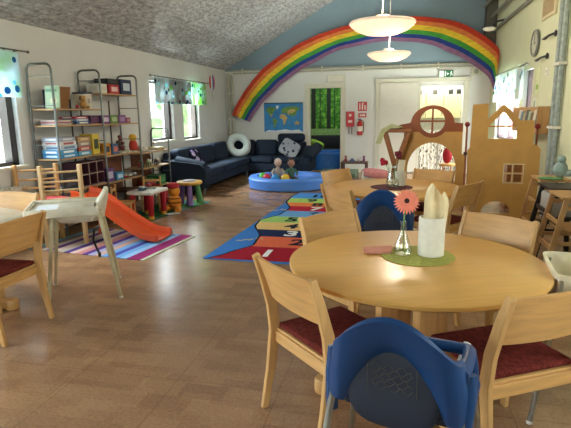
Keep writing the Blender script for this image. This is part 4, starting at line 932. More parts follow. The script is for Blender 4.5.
# ---------------------------------------------------------------- playhouse panels
def panel1():
    root = thing('playhouse_panel', 'tan playhouse panel with round red-brown window and large arch', 'playhouse', (0.55, 8.5, 0))
    X = lambda p: [(x-0.55, z) for x, z in p]
    def sil(z0):
        return [(0.06, z0), (0.06, 1.14)]
    arch = [(0.15, 0.36)] + [(x, z) for x, z in arc(0.535, 0.55, 0.385, PI, 0, 22, 0.44)] + [(0.92, 0.36)]
    low = [(0.02, 0.0), (1.06, 0.0), (1.06, 0.78), (1.0, 0.82), (1.0, 1.165), (0.72, 1.165)] + arc(0.525, 1.33, 0.26, -0.7, -PI+0.7, 12) + [(0.33, 1.165), (0.08, 1.165), (0.08, 0.8), (0.02, 0.76)]
    b = B(); b.prism(X(low), -0.012, 0.012, 'XZ', (X(arch),)); link('lower_board', b, ply, root)
    up = [(0.0, 1.165), (0.33, 1.165)] + list(reversed(arc(0.525, 1.33, 0.26, -0.7, -PI+0.7, 12))) + [(0.72, 1.165), (1.0, 1.165), (1.0, 1.3), (0.87, 1.31)] + arc(0.525, 1.3, 0.34, 0.12, PI-0.12, 20, 0.29) + [(0.17, 1.31), (0.0, 1.28)]
    hole = arc(0.525, 1.335, 0.195, 0, 2*PI-0.2, 30)
    b = B(); b.prism(X(up), -0.012, 0.012, 'XZ', (X(hole),)); b.box(-0.04, -0.01, -0.01, 0.01, 1.14, 1.53); b.box(-0.22, 0.17, -0.009, 0.009, 1.32, 1.35); link('upper_board', b, ply_red, root)
    return root
panel1()
def panel2():
    root = thing('playhouse_panel', 'tan castle shaped playhouse panel with chimney tower and gable window', 'playhouse', (1.39, 7.2, 0))
    X = lambda p: [(x-1.39, z) for x, z in p]
    outl = [(0.95, 0.0), (1.84, 0.0), (1.84, 0.98), (1.80, 1.03), (1.74, 1.05), (1.74, 1.36), (1.57, 1.36), (1.37, 1.56), (1.33, 1.56), (1.155, 1.38), (1.155, 1.585), (0.96, 1.575), (0.95, 1.0), (0.92, 0.96)]
    g1 = [(1.17, 1.12), (1.535, 1.12), (1.535, 1.275), (1.17, 1.275)]
    g2 = [(1.185, 1.295), (1.52, 1.295), (1.36, 1.47), (1.34, 1.47)]
    q = [[(a, c), (a+0.105, c), (a+0.105, c+0.105), (a, c+0.105)] for a in (1.40, 1.53) for c in (0.535, 0.665)]
    door = [(1.14, 0.1)] + arc(1.335, 0.1, 0.195, PI, 0, 16, 0.17) + [(1.53, 0.1)]
    b = B(); b.prism(X(outl), -0.012, 0.012, 'XZ', [X(p) for p in [g1, g2]+q+[door[1:-1]]]); link('board', b, ply, root)
    b = B(); 
    for a in (1.395, 1.51, 1.645): b.box(a-1.39, a-1.39+0.009, -0.016, -0.012, 0.52, 0.785)
    for c in (0.52, 0.648, 0.778): b.box(1.395-1.39, 1.66-1.39, -0.017, -0.012, c, c+0.008)
    link('window_outline', b, M('cfc6ae', 0.6), root)
    return root
panel2()
for (x, y, top, lab) in ((0.97, 7.75, 1.3, 'thin brown post with red ball between the two playhouse panels'), (1.88, 7.6, 1.27, 'thin brown post with red ball right of the castle panel')):
    root = thing('connector_post', lab, 'post', (x, y, 0))
    b = B(); b.bar((0, 0, 0), (0, 0, top-0.03), 0.014); link('pole', b, ply_red, root, True)
    b = B(); b.ell((0, 0, top), 0.038, 0.038, 0.038); link('ball_top', b, M('7a1c1c', 0.35), root, True)
    for z in (0.3, 0.85):
        b = B(); b.box(-0.03, 0.03, -0.02, 0.02, z, z+0.05, 0.005); link('hinge', b, M('3a2c28', 0.5), root)
b = B(); b.box(-0.15, 0.15, -0.2, 0.2, 0, 0.78, 0.008); o = tag(link('storage_cabinet', b, wood('mid_brown_wood', '8a5a34')), 'brown wooden box cabinet behind the castle panel window', 'cabinet'); o.location = (1.78, 8.3, 0.0)
b = B(); b.ell((0, 0, 0.16), 0.09, 0.09, 0.16, nu=16); b.ell((0, -0.02, 0.38), 0.08, 0.08, 0.08); o = tag(link('doll', b, M('a01c28', 0.9), None, True), 'red soft toy seen through the arch of the playhouse panel', 'soft toy'); o.location = (0.92, 10.0, 0.5)
root = thing('stool', 'small stool under the red soft toy behind the arched panel', 'stool', (0.92, 10.0, 0))
b = B(); b.lathe([(0.15, 0.46), (0.155, 0.48), (0.15, 0.5), (0.02, 0.5)], n=24); link('seat', b, birch, root, True)
for k in range(4):
    a = k*PI/2+0.7; b = B(); b.bar((0.1*math.cos(a), 0.1*math.sin(a), 0.46), (0.14*math.cos(a), 0.14*math.sin(a), 0), 0.015); link('leg', b, birch_v, root, True)

# ---------------------------------------------------------------- right wall things
b = B(); root = thing('wall_clock', 'round pale wall clock with grey rim high on the right wall', 'clock', (XR-0.005, 8.66, 2.5))
mr = T(0, 0, 0, 0, -PI/2, 0)
b.lathe([(0.0, 0.0), (0.2, 0.0), (0.205, 0.03), (0.19, 0.045), (0.18, 0.035)], n=40, mtx=mr, cap=False); link('rim', b, M('6a6e66', 0.35), root, True)
b = B(); b.lathe([(0.001, 0.03), (0.18, 0.03)], n=40, mtx=mr, cap=False); link('face', b, M('bdbdaa', 0.5), root, True, recalc=False)
b = B(); b.box(-0.038, -0.034, -0.006, 0.006, -0.02, 0.13); b.box(-0.038, -0.034, -0.09, 0.02, -0.006, 0.006)
for k in range(12):
    a = k*PI/6; y, z = 0.155*math.cos(a), 0.155*math.sin(a); b.box(-0.036, -0.033, y-0.007, y+0.007, z-0.007, z+0.007)
link('clock_hands', b, M('4a4c44', 0.5), root)
for (y, z, lab) in ((7.62, 2.5, 'black curtain hook high on the right wall, alone near the pipe'), (7.95, 2.24, 'black curtain hook at the near end of the right curtain rod')):
    root = thing('wall_hook', lab, 'hook', (XR-0.002, y, z))
    b = B(); b.ell((-0.02, 0, 0), 0.02, 0.045, 0.045); link('wall_plate', b, black, root, True)
    b = B(); b.tube([(-0.03, 0, 0), (-0.07, 0.12, -0.01), (-0.08, 0.26, -0.03), (-0.09, 0.36, -0.03)], [0.018, 0.016, 0.022, 0.01], 8); link('arm', b, black, root, True)
b = B(); b.box(-0.03, 0, -0.34, 0.34, -0.16, 0.16, 0.01); b.m = 1; b.box(-0.034, -0.03, -0.28, 0.28, -0.11, 0.11)
o = tag(link('air_vent', b, [M('c8bc98', 0.6), M('a08c68', 0.6)]), 'beige framed vent panel at the top of the right wall', 'vent'); o.location = (XR-0.001, 8.06, 2.93)
b = B(); b.box(-0.004, 0, -0.1, 0.1, -0.2, 0.2); b.m = 1; b.box(-0.005, -0.004, -0.07, 0.07, -0.12, -0.05)
o = tag(link('wall_poster', b, [M('d0d6a8', 0.7), M('8ab04c', 0.7)]), 'narrow pale green paper notice pinned on the right wall', 'poster'); o.location = (XR-0.001, 8.42, 1.92)
b = B(); b.box(-0.004, 0, -0.1, 0.1, -0.13, 0.13); b.m = 1; b.box(-0.005, -0.004, -0.05, 0.05, -0.03, 0.08)
o = tag(link('wall_poster', b, [M('dcdcc8', 0.7), M('9ab0a0', 0.7)]), 'small white paper notice below the green one on the right wall', 'poster'); o.location = (XR-0.001, 8.5, 1.55)
b = B(); b.box(-0.012, 0, -0.05, 0.05, -0.05, 0.05, 0.004); b.m = 1; b.box(-0.016, -0.012, -0.02, 0.02, -0.02, 0.02)
o = tag(link('light_switch', b, [white, M('b8b8b0', 0.5)]), 'small white switch on the right wall under the black hooks', 'switch'); o.location = (XR-0.001, 7.95, 2.03)
root = thing('spotlight', 'small white ceiling spotlight on a black arm beside the high rail', 'lamp', (XR-0.3, 11.3, 3.12))
b = B(); b.ell((0, 0, 0), 0.13, 0.12, 0.045); link('lamp_head', b, white, root, True)
b = B(); b.tube([(0.05, 0, 0.03), (0.1, -0.1, 0.12), (0.28, -0.2, 0.14)], 0.02, 8); link('arm', b, black, root, True)
b = B(); b.box(-0.04, 0, -0.12, 0.12, -0.08, 0.08, 0.01); b.m = 1; b.lathe([(0.05, 0), (0.055, 0.006), (0.03, 0.01)], (0, 0, 0), 18, T(-0.04, 0, 0, 0, -PI/2))
o = tag(link('intercom', b, [M('c4c2ae', 0.5), M('8a887a', 0.5)]), 'small square pale box with round speaker under the rainbow end', 'speaker'); o.location = (1.7, YB-0.001, 2.38); o.rotation_euler = (0, 0, PI/2)
# book rack
root = thing('book_rack', 'wooden wall rack holding picture books near the pipes', 'book rack', (XR-0.005, 8.38, 1.16))
b = B(); b.box(-0.02, 0, -0.75, 0.75, 0.0, 0.38, 0.004); link('back_board', b, pine, root)
b = B(); b.box(-0.16, -0.02, -0.75, 0.75, 0.0, 0.02, 0.003); b.box(-0.16, -0.148, -0.75, 0.75, 0.02, 0.08, 0.003); link('shelf_tray', b, pine, root)
for y in (-0.76, 0.75):
    b = B(); b.box(-0.16, 0, y-0.0, y+0.015, 0, 0.38, 0.003); link('side_board', b, pine, root)
bookcols = [('8a8a7c', 'grey'), ('3c5a6c', 'dark blue'), ('c8c4b0', 'cream'), ('6c4a34', 'brown'), ('9aa890', 'sage green'), ('44464a', 'charcoal'), ('b8a47c', 'tan'), ('5c7a86', 'slate blue'), ('d8d6cc', 'white')]
for k, (c, nm) in enumerate(bookcols):
    root = thing('picture_book', '%s picture book standing in the wooden wall rack' % nm, 'book', (XR-0.09, 7.74+k*0.158, 1.182), 0, 'picture books in the wall rack')
    b = B(); b.box(-0.012, 0.012, -0.068, 0.068, 0.0, 0.27+0.02*(k % 3), 0.002, rot=(0, 0.14, 0)); link('cover', b, M(c, 0.5), root)

# wooden high stools in a row on the right
def stool(loc, lab, m, h=0.74, rz=0.0):
    root = thing('wooden_high_chair', lab, 'high chair', loc, rz)
    for s in (-1, 1):
        b = B(); b.box(-0.13, 0.1, s*0.2-0.01, s*0.2+0.01, h-0.1, h-0.06, 0.003); link('upper_rail', b, m, root)
        b = B(); b.plank([(-0.13, s*0.2, h), (-0.27, s*0.22, 0.0)], 0.045, 0.024, (0, 1, 0)); link('leg', b, m, root)
        b = B(); b.plank([(0.10, s*0.2, h), (0.16, s*0.22, 0.0)], 0.045, 0.024, (0, 1, 0)); link('leg', b, m, root)
        b = B(); b.box(-0.2, 0.13, s*0.205-0.01, s*0.205+0.01, 0.30, 0.335, 0.003); link('side_rail', b, m, root)
    b = B(); b.box(-0.17, 0.15, -0.22, 0.22, h, h+0.022, 0.004); link('top_board', b, m, root)
    for z, x in ((0.26, -0.215), (0.5, -0.17)):
        b = B(); b.box(x-0.012, x+0.012, -0.2, 0.2, z-0.02, z+0.02, 0.004); link('rung', b, m, root)
    b = B(); b.box(-0.15, 0.1, -0.19, 0.19, 0.42, 0.438, 0.003); link('seat_board', b, m, root)
    return root
stool((1.66, 5.95, 0), 'light wooden high chair farthest back in the row at right, a toy on it', pine)
stool((1.63, 5.45, 0), 'black wooden high chair between two light ones at right', mat('black_stain', hx('241a18'), 0.5), 0.72)
stool((1.59, 4.93, 0), 'light wooden high chair nearest the right edge of the room', pine, 0.72)
b = B(); b.ell((0, 0, 0.09), 0.075, 0.06, 0.09); b.ell((0.0, -0.01, 0.2), 0.045, 0.045, 0.045); b.ell((0.08, 0, 0.05), 0.06, 0.05, 0.04)
o = tag(link('soft_toy', b, mat('grey_teal_plush', hx('8a9c96'), 0.9), None, True), 'grey green soft toy sitting on the farthest light wooden high chair', 'soft toy'); o.location = (1.74, 5.95, 0.763)
b = B(); b.ell((0, 0, 0.012), 0.13, 0.1, 0.014); o = tag(link('green_cloth', b, mat('leaf_cloth', hx('5c8c5c'), 0.9, n=30, amt=0.3), None, True), 'small crumpled green cloth lying beside the grey soft toy', 'cloth'); o.location = (1.6, 5.78, 0.763)
b = B(); b.box(-0.13, 0.13, -0.15, 0.15, 0, 0.24, 0.03); o = tag(link('storage_bag', b, M('b8b8b4', 0.7), None, True), 'pale grey bag on the seat of the black wooden high chair', 'bag'); o.location = (1.60, 5.45, 0.439)

# radiator under the near left window
root = thing('radiator', 'white panel radiator under the near left window', 'radiator', (XL+0.05, 4.3, 0.2))
b = B()
for k in range(22): b.box(0.0, 0.05, -0.77+k*0.07, -0.77+k*0.07+0.055, 0, 0.5, 0.01)
b.box(0.01, 0.04, -0.78, 0.78, 0.02, 0.48); link('radiator_panel', b, M('c0bcb0', 0.45), root)
b = B(); b.box(-0.048, 0.0, -0.5, -0.46, 0.1, 0.4); b.box(-0.048, 0, 0.46, 0.5, 0.1, 0.4); link('wall_bracket', b, white, root)
b = B(); b.bar((0.02, 0.8, 0.04), (0.02, 0.8, -0.2), 0.01); link('pipe', b, white, root, True)

# ---------------------------------------------------------------- wooden climbing frame and slide
root = thing('climbing_frame', 'light wooden climbing frame with ladder sides under the left window', 'climbing frame', (-3.98, 5.0, 0))
def ladder(x0, y0, x1, y1, zs, m, cap):
    for (x, y) in ((x0, y0), (x1, y1)):
        b = B(); b.box(x-0.022, x+0.022, y-0.022, y+0.022, 0, cap, 0.006); link('post', b, m, root)
    for z in zs:
        b = B(); b.bar((x0, y0, z), (x1, y1, z), 0.012, n=8); link('rung', b, m, root, True)
ladder(-0.40, -0.06, -0.06, 0.22, (0.56, 0.66, 0.76, 0.87), pine, 0.94)
ladder(0.06, -0.2, 0.38, 0.06, (0.56, 0.66, 0.76, 0.87), wood('pale_pine', 'c9a97c', 0.5, (12, 12, 2)), 0.95)
b = B(); b.prism([(-0.40, -0.05), (0.05, -0.19), (0.38, 0.05), (-0.05, 0.21)], 0.44, 0.47, 'XY'); link('platform', b, pine, root)
root = thing('toy_slide', 'orange plastic slide running down onto the striped rug', 'slide', (-3.72, 5.25, 0))
path = [(-0.12, 0.14, 0.53), (0.03, 0.14, 0.50), (0.2, 0.12, 0.42), (0.5, 0.1, 0.23), (0.78, 0.1, 0.07), (0.98, 0.12, 0.03)]
b = B(); rows = []
for p in smoothpts(path, 3):
    w_ = 0.19
    x, y, z = p; prof = [(-w_-0.02, 0.0), (-w_-0.02, 0.075), (-w_, 0.085), (-w_+0.02, 0.075), (-w_+0.03, 0.015), (0, 0.005), (w_-0.03, 0.015), (w_-0.02, 0.075), (w_, 0.085), (w_+0.02, 0.075), (w_+0.02, 0.0), (0, -0.015)]
    rows.append([Vector((x, y+u, z+v)) for u, v in prof])
b.quadmesh(rows, True, True); link('slide_chute', b, orangepl, root, True)
for x, z in ((0.05, 0.48),):
    for y in (-0.04, 0.24):
        b = B(); b.bar((x, y, z), (x-0.03, y, 0.01), 0.015); link('support', b, orangepl, root, True)
b = B(); b.ell((0, 0, 0.05), 0.2, 0.12, 0.05, (0, 0, 0.4), 0.7); o = tag(link('red_cloth', b, mat('red_cloth', hx('a82c34'), 0.9, n=30, amt=0.3), None, True), 'crumpled red cloth lying on the climbing frame platform', 'cloth'); o.location = (-3.93, 4.98, 0.472)

# ---------------------------------------------------------------- metal rack with shelves
FX0, FX1 = -4.385, -4.05
FY = (5.33, 6.32, 7.32, 8.32)
root = thing('metal_shelving', 'tall grey metal tube shelving with wooden shelves along the left wall', 'shelving', (0, 0, 0))
def frame(y, h, rungs):
    b = B(); r = 0.07
    pts = [(FX0, y, 0)] + [(FX0, y, h-r)] + [(FX0+r-r*math.cos(t), y, h-r+r*math.sin(t)) for t in (PI/6, PI/3, PI/2)] + [(FX1-r+r*math.sin(t), y, h-r+r*math.cos(t)) for t in (0, PI/6, PI/3, PI/2)] + [(FX1, y, 0)]
    b.tube(pts, 0.0145, 10); f = link('side_frame', b, dsteel, root, True)
    for z in rungs:
        b = B(); b.bar((FX0, y, z), (FX1, y, z), 0.006, n=6); link('cross_rod', b, dsteel, f, True)
frame(FY[0], 2.11, (1.97, 1.62, 1.15, 0.62)); frame(FY[1], 2.11, (1.97, 1.15, 0.62)); frame(FY[2], 2.10, (1.6, 1.12, 0.62)); frame(FY[3], 1.26, (1.1, 0.5))
SH = {0: (1.555, 1.36, 0.955, 0.55, 0.15), 1: (1.77, 1.35, 0.91, 0.53, 0.13), 2: (0.87, 0.62, 0.28)}
for k, zs in SH.items():
    for z in zs:
        z *= 1.02
        b = B(); b.box(FX0-0.02, FX1+0.0, FY[k]+0.017, FY[k+1]-0.017, z-0.02, z, 0.003); link('shelf_board', b, shelfwood, root)
for k, (a, c) in ((1, (0.13, 0.86)), (2, (0.28, 0.85))):
    b = B(); b.box(FX0-0.035, FX0-0.022, FY[k]+0.3, FY[k+1]-0.02, a, c); link('back_panel', b, brownboard, root)
for y in (6.15, 7.1, 7.85):
    b = B(); b.box(FX0-0.042, FX0-0.036, y-0.015, y+0.015, 0.3, 1.72 if y < 7.5 else 0.85); link('wall_strap', b, black, root)

def SHZ(z): return max([q for zs in SH.values() for q in zs if q <= z+0.03] or [0])
def item(name, cat, lab, x, y, z, sx, sy, sz, col, kind='box', c2=None, rz=0, group=None):
    if x < -4.0: y -= 0.09
    z += 0.02*SHZ(z) if x < -4.0 else 0
    b = B(); m2 = M(c2 or 'e0dcd0', 0.6)
    if kind == 'box':
        b.box(-sx/2, sx/2, -sy/2, sy/2, 0, sz, 0.004); b.m = 1
        b.box(sx/2, sx/2+0.0012, -sy*0.3, sy*0.32, sz*0.25, sz*0.75)
        b.box(-sx*0.3, sx*0.3, -sy/2-0.0012, -sy/2, sz*0.25, sz*0.75)
    elif kind == 'stack':
        n = max(2, int(sz/0.02))
        for i in range(n):
            b.m = i % 2; o_ = 0.012*math.sin(i*2.3); b.box(-sx/2+o_, sx/2+o_, -sy/2-o_, sy/2-o_*0.4, sz*i/n, sz*(i+0.92)/n, 0.001)
    elif kind == 'blob':
        rr = random.Random(int(y*1000+z*77)); q_ = min(sx, sy, sz)
        for i in range(12):
            b.m = i % 2; r_ = q_*rr.uniform(0.2, 0.36)
            b.ell((rr.uniform(-1, 1)*(sx/2-r_*0.6) if sx/2 > r_*0.6 else 0, rr.uniform(-1, 1)*max(0, sy/2-r_), r_*0.95+rr.uniform(0.4, 1)*max(0, sz-2*r_)*(i/11)), r_, r_, r_*0.95, nu=10, nv=7)
    elif kind == 'animal':
        b.ell((0, 0, sz*0.6), sx*0.28, sy*0.42, sz*0.24, nu=12, nv=8); b.ell((0, -sy*0.42, sz*0.82), sx*0.16, sy*0.18, sz*0.16, nu=10, nv=6)
        for sx_ in (-1, 1):
            for sy_ in (-1, 1): b.bar((sx_*sx*0.16, sy_*sy*0.28, 0), (sx_*sx*0.16, sy_*sy*0.26, sz*0.55), sz*0.07, n=6)
    elif kind == 'car':
        b.box(-sx/2, sx/2, -sy/2, sy/2, sz*0.18, sz*0.6, sz*0.08); b.m = 1; b.box(-sx*0.42, sx*0.42, -sy*0.28, sy*0.25, sz*0.6, sz, sz*0.08)
        b.m = 2
        for yy in (-0.3, 0.3): b.lathe([(sz*0.2, -sx*0.52), (sz*0.2, sx*0.52)], n=10, mtx=T(0, yy*sy, sz*0.2, 0, PI/2))
    o = tag(link(name, b, [M(col, 0.6), m2, black], None, kind != 'box' and kind != 'stack'), lab, cat, group); o.location = (x, y, z+0.001); o.rotation_euler = (0, 0, rz); return o
SXc = -4.215
I = item
# section A, top shelf 1.555
root = thing('picture_book', 'pale green picture book leaning upright at the near end of the top shelf', 'book', (-4.16, 5.46, 1.588), 0)
b = B(); b.box(-0.10, 0.10, -0.012, 0.008, 0, 0.275, 0.002, rot=(-0.1, 0, 0)); b.m = 1; b.ell((0.02, -0.018, 0.09), 0.05, 0.003, 0.045, nu=14, nv=6); b.m = 2; b.ell((0.03, -0.021, 0.10), 0.022, 0.003, 0.03, nu=12, nv=6); b.m = 3; b.box(-0.07, 0.08, -0.029, -0.025, 0.2, 0.235)
link('cover', b, [M('b9d0b4', 0.45), M('e6e2c8', 0.5), M('a8843c', 0.5), M('7ea890', 0.5)], root)
I('picture_book', 'book', 'dark blue book leaning behind the pale green book', -4.25, 5.63, 1.556, 0.2, 0.03, 0.235, '1c2a44', c2='2a3c5c')
root = thing('wooden_board', 'thin wooden board leaning on the top shelf beside the white bucket', 'board', (-4.22, 5.70, 1.588), 1.35)
b = B(); b.box(-0.12, 0.12, -0.01, 0.01, 0, 0.28, 0.003, rot=(0.3, 0, 0)); link('board', b, wood('frame_wood', '8a6038'), root)
I('toy_block', 'toy', 'small red and white toy on the top shelf before the bucket', -4.14, 6.0, 1.556, 0.09, 0.1, 0.06, 'b83a34', 'blob', 'dcd8d0')
root = thing('storage_bucket', 'white bucket with a dark lid on the top shelf', 'bucket', (-4.22, 6.15, 1.588))
b = B(); b.lathe([(0.10, 0), (0.105, 0.01), (0.122, 0.2)], n=28); link('bucket_body', b, M('cfc8b4', 0.45), root, True)
b = B(); b.lathe([(0.128, 0.196), (0.13, 0.2), (0.13, 0.22), (0.05, 0.225)], n=28); link('lid', b, M('262c48', 0.45), root, True)
b = B(); b.text('3', 0.08, T(0.118, -0.03, 0.1, PI/2, 0, PI/2-0.25), 0.002); link('printed_mark', b, M('a08c8c', 0.5), root)
root = thing('plush_dog', 'brown plush dog sitting beside the white bucket', 'soft toy', (-4.13, 6.02, 1.588))
b = B(); b.ell((0, 0, 0.055), 0.045, 0.045, 0.055); b.ell((0.0, -0.01, 0.135), 0.042, 0.042, 0.038); b.ell((0.03, -0.03, 0.125), 0.025, 0.025, 0.018)
for s in (-1, 1): b.ell((0.04, s*0.035, 0.02), 0.035, 0.018, 0.018, nu=10, nv=6)
link('body', b, M('b08448', 0.9), root, True)
b = B()
for s in (-1, 1): b.ell((-0.005, s*0.045, 0.14), 0.014, 0.012, 0.032, nu=10, nv=6)
link('ear', b, M('5a3a20', 0.9), root, True)
# section A, 1.36
I('magazine_stack', 'magazines', 'stack of white and pink magazines on the second shelf', SXc, 5.64, 1.361, 0.24, 0.27, 0.06, 'c8c0bc', 'stack', 'a06468')
I('board_game', 'board game', 'flat dark blue game box on the second shelf', SXc, 6.03, 1.361, 0.24, 0.3, 0.035, '24467c')
I('board_game', 'board game', 'flat pale blue game box lying on the dark blue game box', SXc, 6.02, 1.398, 0.23, 0.26, 0.03, '8aa4c4')
I('board_game', 'board game', 'red and white game box on top of the blue game boxes', SXc, 6.0, 1.43, 0.23, 0.29, 0.03, 'a83444', c2='dcd4d0')
I('game_box', 'box', 'dark purple box at the far end of the second shelf', SXc, 6.3, 1.361, 0.22, 0.18, 0.11, '4a1e44', c2='5c2c54')
# section A, 0.955
for k, (c, c2, lab, yy, w_) in enumerate((('2f86c4', 'c8e0f0', 'bright blue puzzle box at the bottom of the near stack', 5.66, 0.34), ('4a96cc', 'e8f0f4', 'sky blue puzzle box second in the near stack', 5.65, 0.33), ('b8c8d8', '5c7ca0', 'pale grey blue puzzle box in the near stack', 5.67, 0.33), ('d8d8dc', 'a04858', 'white puzzle box with red print in the near stack', 5.66, 0.32), ('9aa4bc', 'd0d4e0', 'lavender puzzle box topping the near stack', 5.65, 0.31))):
    I('puzzle_box', 'puzzle box', lab, SXc, yy, 0.956+k*0.052, 0.26, w_, 0.05, c, 'box', c2, 0, 'puzzle boxes on the third shelf')
for k, (c, c2, lab) in enumerate((('4a90b0', 'c0d8e0', 'teal puzzle box at the bottom of the second stack'), ('a44a44', 'd0b0a8', 'brick red puzzle box in the second stack'), ('8a8078', 'c8c0b0', 'grey brown puzzle box in the second stack'), ('a8875c', 'c8b088', 'tan box on top of the second stack'))):
    I('puzzle_box', 'puzzle box', lab, SXc, 6.0, 0.956+k*0.062, 0.25, 0.27, 0.06, c, 'box', c2, 0, 'puzzle boxes on the third shelf')
I('game_box', 'box', 'yellow and black upright game box on the third shelf', SXc+0.02, 6.27, 0.956, 0.2, 0.16, 0.27, 'c8b03c', 'box', '3c4434')
# section B top 1.77
I('storage_box', 'box', 'small white box at the near end of the highest shelf', SXc, 6.58, 1.771, 0.2, 0.2, 0.13, 'c9c5b8', c2='bcb8ac')
I('storage_box', 'box', 'red box with white mark on the highest shelf', SXc, 6.86, 1.771, 0.22, 0.26, 0.13, 'a3202c', c2='d8b8b4')
I('storage_box', 'box', 'navy box with a white mark on the highest shelf', SXc, 7.18, 1.771, 0.24, 0.3, 0.22, '1c2c4c', c2='b8c4d0')
I('storage_box', 'box', 'flat black box lying on the red box', SXc, 6.84, 1.902, 0.22, 0.3, 0.08, '16161c', c2='2c2c34')
# section B 1.35
for k, (c, yy, w_, lab, c2) in enumerate((('6c3a78', 6.56, 0.2, 'purple box nearest on the shelf behind the middle frame', 'c0b0c4'), ('5c7c40', 6.78, 0.2, 'green box between the purple boxes', 'a4b48c'), ('74487c', 7.0, 0.2, 'purple box right of the green box', '9c7ca4'), ('7c2c48', 7.17, 0.12, 'small wine red box on the purple box shelf', 'b08090'))):
    I('game_box', 'box', lab, SXc, yy, 1.351, 0.24, w_, 0.12 if k < 3 else 0.08, c, 'box', c2)
I('wooden_block', 'toy', 'small tan wooden toy at the far end of the purple box shelf', SXc, 7.3, 1.351, 0.1, 0.09, 0.05, 'b49468', 'blob', 'c8ac80')
# section B 0.91
I('game_box', 'box', 'amber and black box on the shelf behind the yellow game box', SXc, 6.56, 0.911, 0.2, 0.18, 0.17, 'c8882c', 'box', '2c3444')
I('game_box', 'box', 'blue box with red edge beside the amber box', SXc, 6.78, 0.911, 0.2, 0.16, 0.15, '3c5a84', 'box', 'c06a50')
I('picture_book', 'book', 'pale flat book lying nearest on the middle shelf', SXc+0.03, 6.94, 0.911, 0.22, 0.15, 0.015, 'c0b8a8'); I('picture_book', 'book', 'cream flat book in the middle of the middle shelf', SXc+0.04, 7.11, 0.911, 0.2, 0.15, 0.018, 'd0c8b4', rz=0.2); I('picture_book', 'book', 'grey flat book at the far end of the middle shelf', SXc+0.04, 7.29, 0.911, 0.2, 0.13, 0.014, 'a8a498')
I('cloth_doll', 'doll', 'dark red and green cloth bouquet doll on the middle shelf', -4.30, 7.22, 0.912, 0.1, 0.2, 0.34, '6c2c34', 'blob', '4c4434')
# section C 0.87
b = B(); b.ell((0, 0, 0.11), 0.07, 0.07, 0.11); b.m = 1; b.ell((0, 0, 0.25), 0.065, 0.065, 0.06)
o = tag(link('soft_toy', b, [M('b83a2c', 0.9), M('d8a838', 0.9)], None, True), 'yellow and red soft toy beside the tallest far frame', 'soft toy'); o.location = (-4.24, 7.42, 0.889)
I('toy_figure', 'toy', 'pink and white toy heap on the low far shelf', SXc, 7.72, 0.871, 0.2, 0.16, 0.13, 'c09088', 'blob', 'e0d8d0')
I('picture_book', 'book', 'flat white paper on the low far shelf beneath the window', SXc+0.04, 7.92, 0.871, 0.2, 0.18, 0.012, 'd0ccc0'); I('toy_basket', 'basket', 'straw coloured flat basket at the far end of the low shelf', SXc, 8.2, 0.871, 0.22, 0.28, 0.05, 'a09060', 'stack', 'c0b080')
# section C 0.62 animals
for k, (c, lab, kk) in enumerate((('7a3030', 'dark red toy animal on the animal shelf', 'animal'), ('3c5a34', 'green toy animal on the animal shelf', 'animal'), ('6a7a4c', 'olive toy animal on the animal shelf', 'animal'), ('c8c8c4', 'white toy animal on the animal shelf', 'animal'), ('2c2c2c', 'black toy animal on the animal shelf', 'animal'), ('d8d4cc', 'cream toy animal at the far end of the animal shelf', 'animal'))):
    I('toy_animal', 'toy animal', lab, -4.15 - 0.05*(k % 2), 7.52+k*0.145, 0.621, 0.1, 0.13, 0.11+0.02*(k % 2), c, kk, None, 0, 'toy animals on the low far shelf')
I('toy_heap', 'toy', 'red green and white toy heap on the lowest far shelf', SXc, 7.8, 0.281, 0.26, 0.3, 0.2, 'a02c30', 'blob', '3c7c40'); I('toy_crate', 'crate', 'green toy crate on the lowest far shelf', SXc, 8.16, 0.281, 0.26, 0.26, 0.16, '2f6c3c', 'box', '4c8c54')
# section B 0.53
I('toy_crate', 'crate', 'purple crate with white front on the shelf with the small cars', SXc, 6.56, 0.531, 0.24, 0.2, 0.2, '5c3470', 'box', 'b8b4cc'); I('toy_box', 'box', 'light blue plastic box beside the purple crate', SXc+0.02, 6.82, 0.531, 0.2, 0.2, 0.11, '3c7cac', 'box', 'a8c8dc')
I('toy_car', 'toy car', 'small red toy car on the shelf with the purple crate', -4.14, 7.02, 0.531, 0.06, 0.1, 0.05, 'a83430', 'car', 'd8d0c8'); I('toy_car', 'toy car', 'small white toy car on the shelf with the purple crate', -4.14, 7.16, 0.531, 0.06, 0.1, 0.06, 'd8d4cc', 'car', '9aa4ac'); I('toy_car', 'toy car', 'small grey toy car on the shelf with the purple crate', -4.14, 7.3, 0.531, 0.06, 0.1, 0.05, '84888c', 'car', 'c8ccd0')
# section A 0.55 doll house
root = thing('doll_house', 'dark plum doll house with open rooms on the lower near shelf', 'doll house', (-4.2, 6.00, 0.563))
b = B(); pl = M('4a2434', 0.6)
for z in (0.0, 0.16, 0.31): b.box(-0.13, 0.13, -0.27, 0.27, z, z+0.012)
for y in (-0.27, -0.09, 0.09, 0.258): b.box(-0.13, 0.13, y, y+0.012, 0.012, 0.31)
b.box(-0.13, -0.12, -0.27, 0.27, 0, 0.32); link('house_body', b, pl, root)
b = B()
for k in range(3): b.box(0.131, 0.135, -0.26+0.18*k, -0.25+0.18*k, 0.02, 0.31); b.box(0.131, 0.135, -0.27, 0.27, 0.155*k, 0.155*k+0.01)
link('pale_trim', b, M('9a8478', 0.6), root)
I('toy_crate', 'crate', 'black toy crate on the lower shelf behind the climbing frame', SXc, 5.66, 0.551, 0.24, 0.3, 0.22, '24222a', 'box', '4c4a54')
I('toy_crate', 'crate', 'dark blue crate on the bottom shelf beside the slide', SXc, 5.75, 0.151, 0.26, 0.4, 0.24, '26304c', 'box', '3c4a6c'); I('toy_crate', 'crate', 'black crate on the bottom shelf behind the play table', SXc, 6.2, 0.151, 0.26, 0.36, 0.22, '1c1c20', 'box', '50343c')
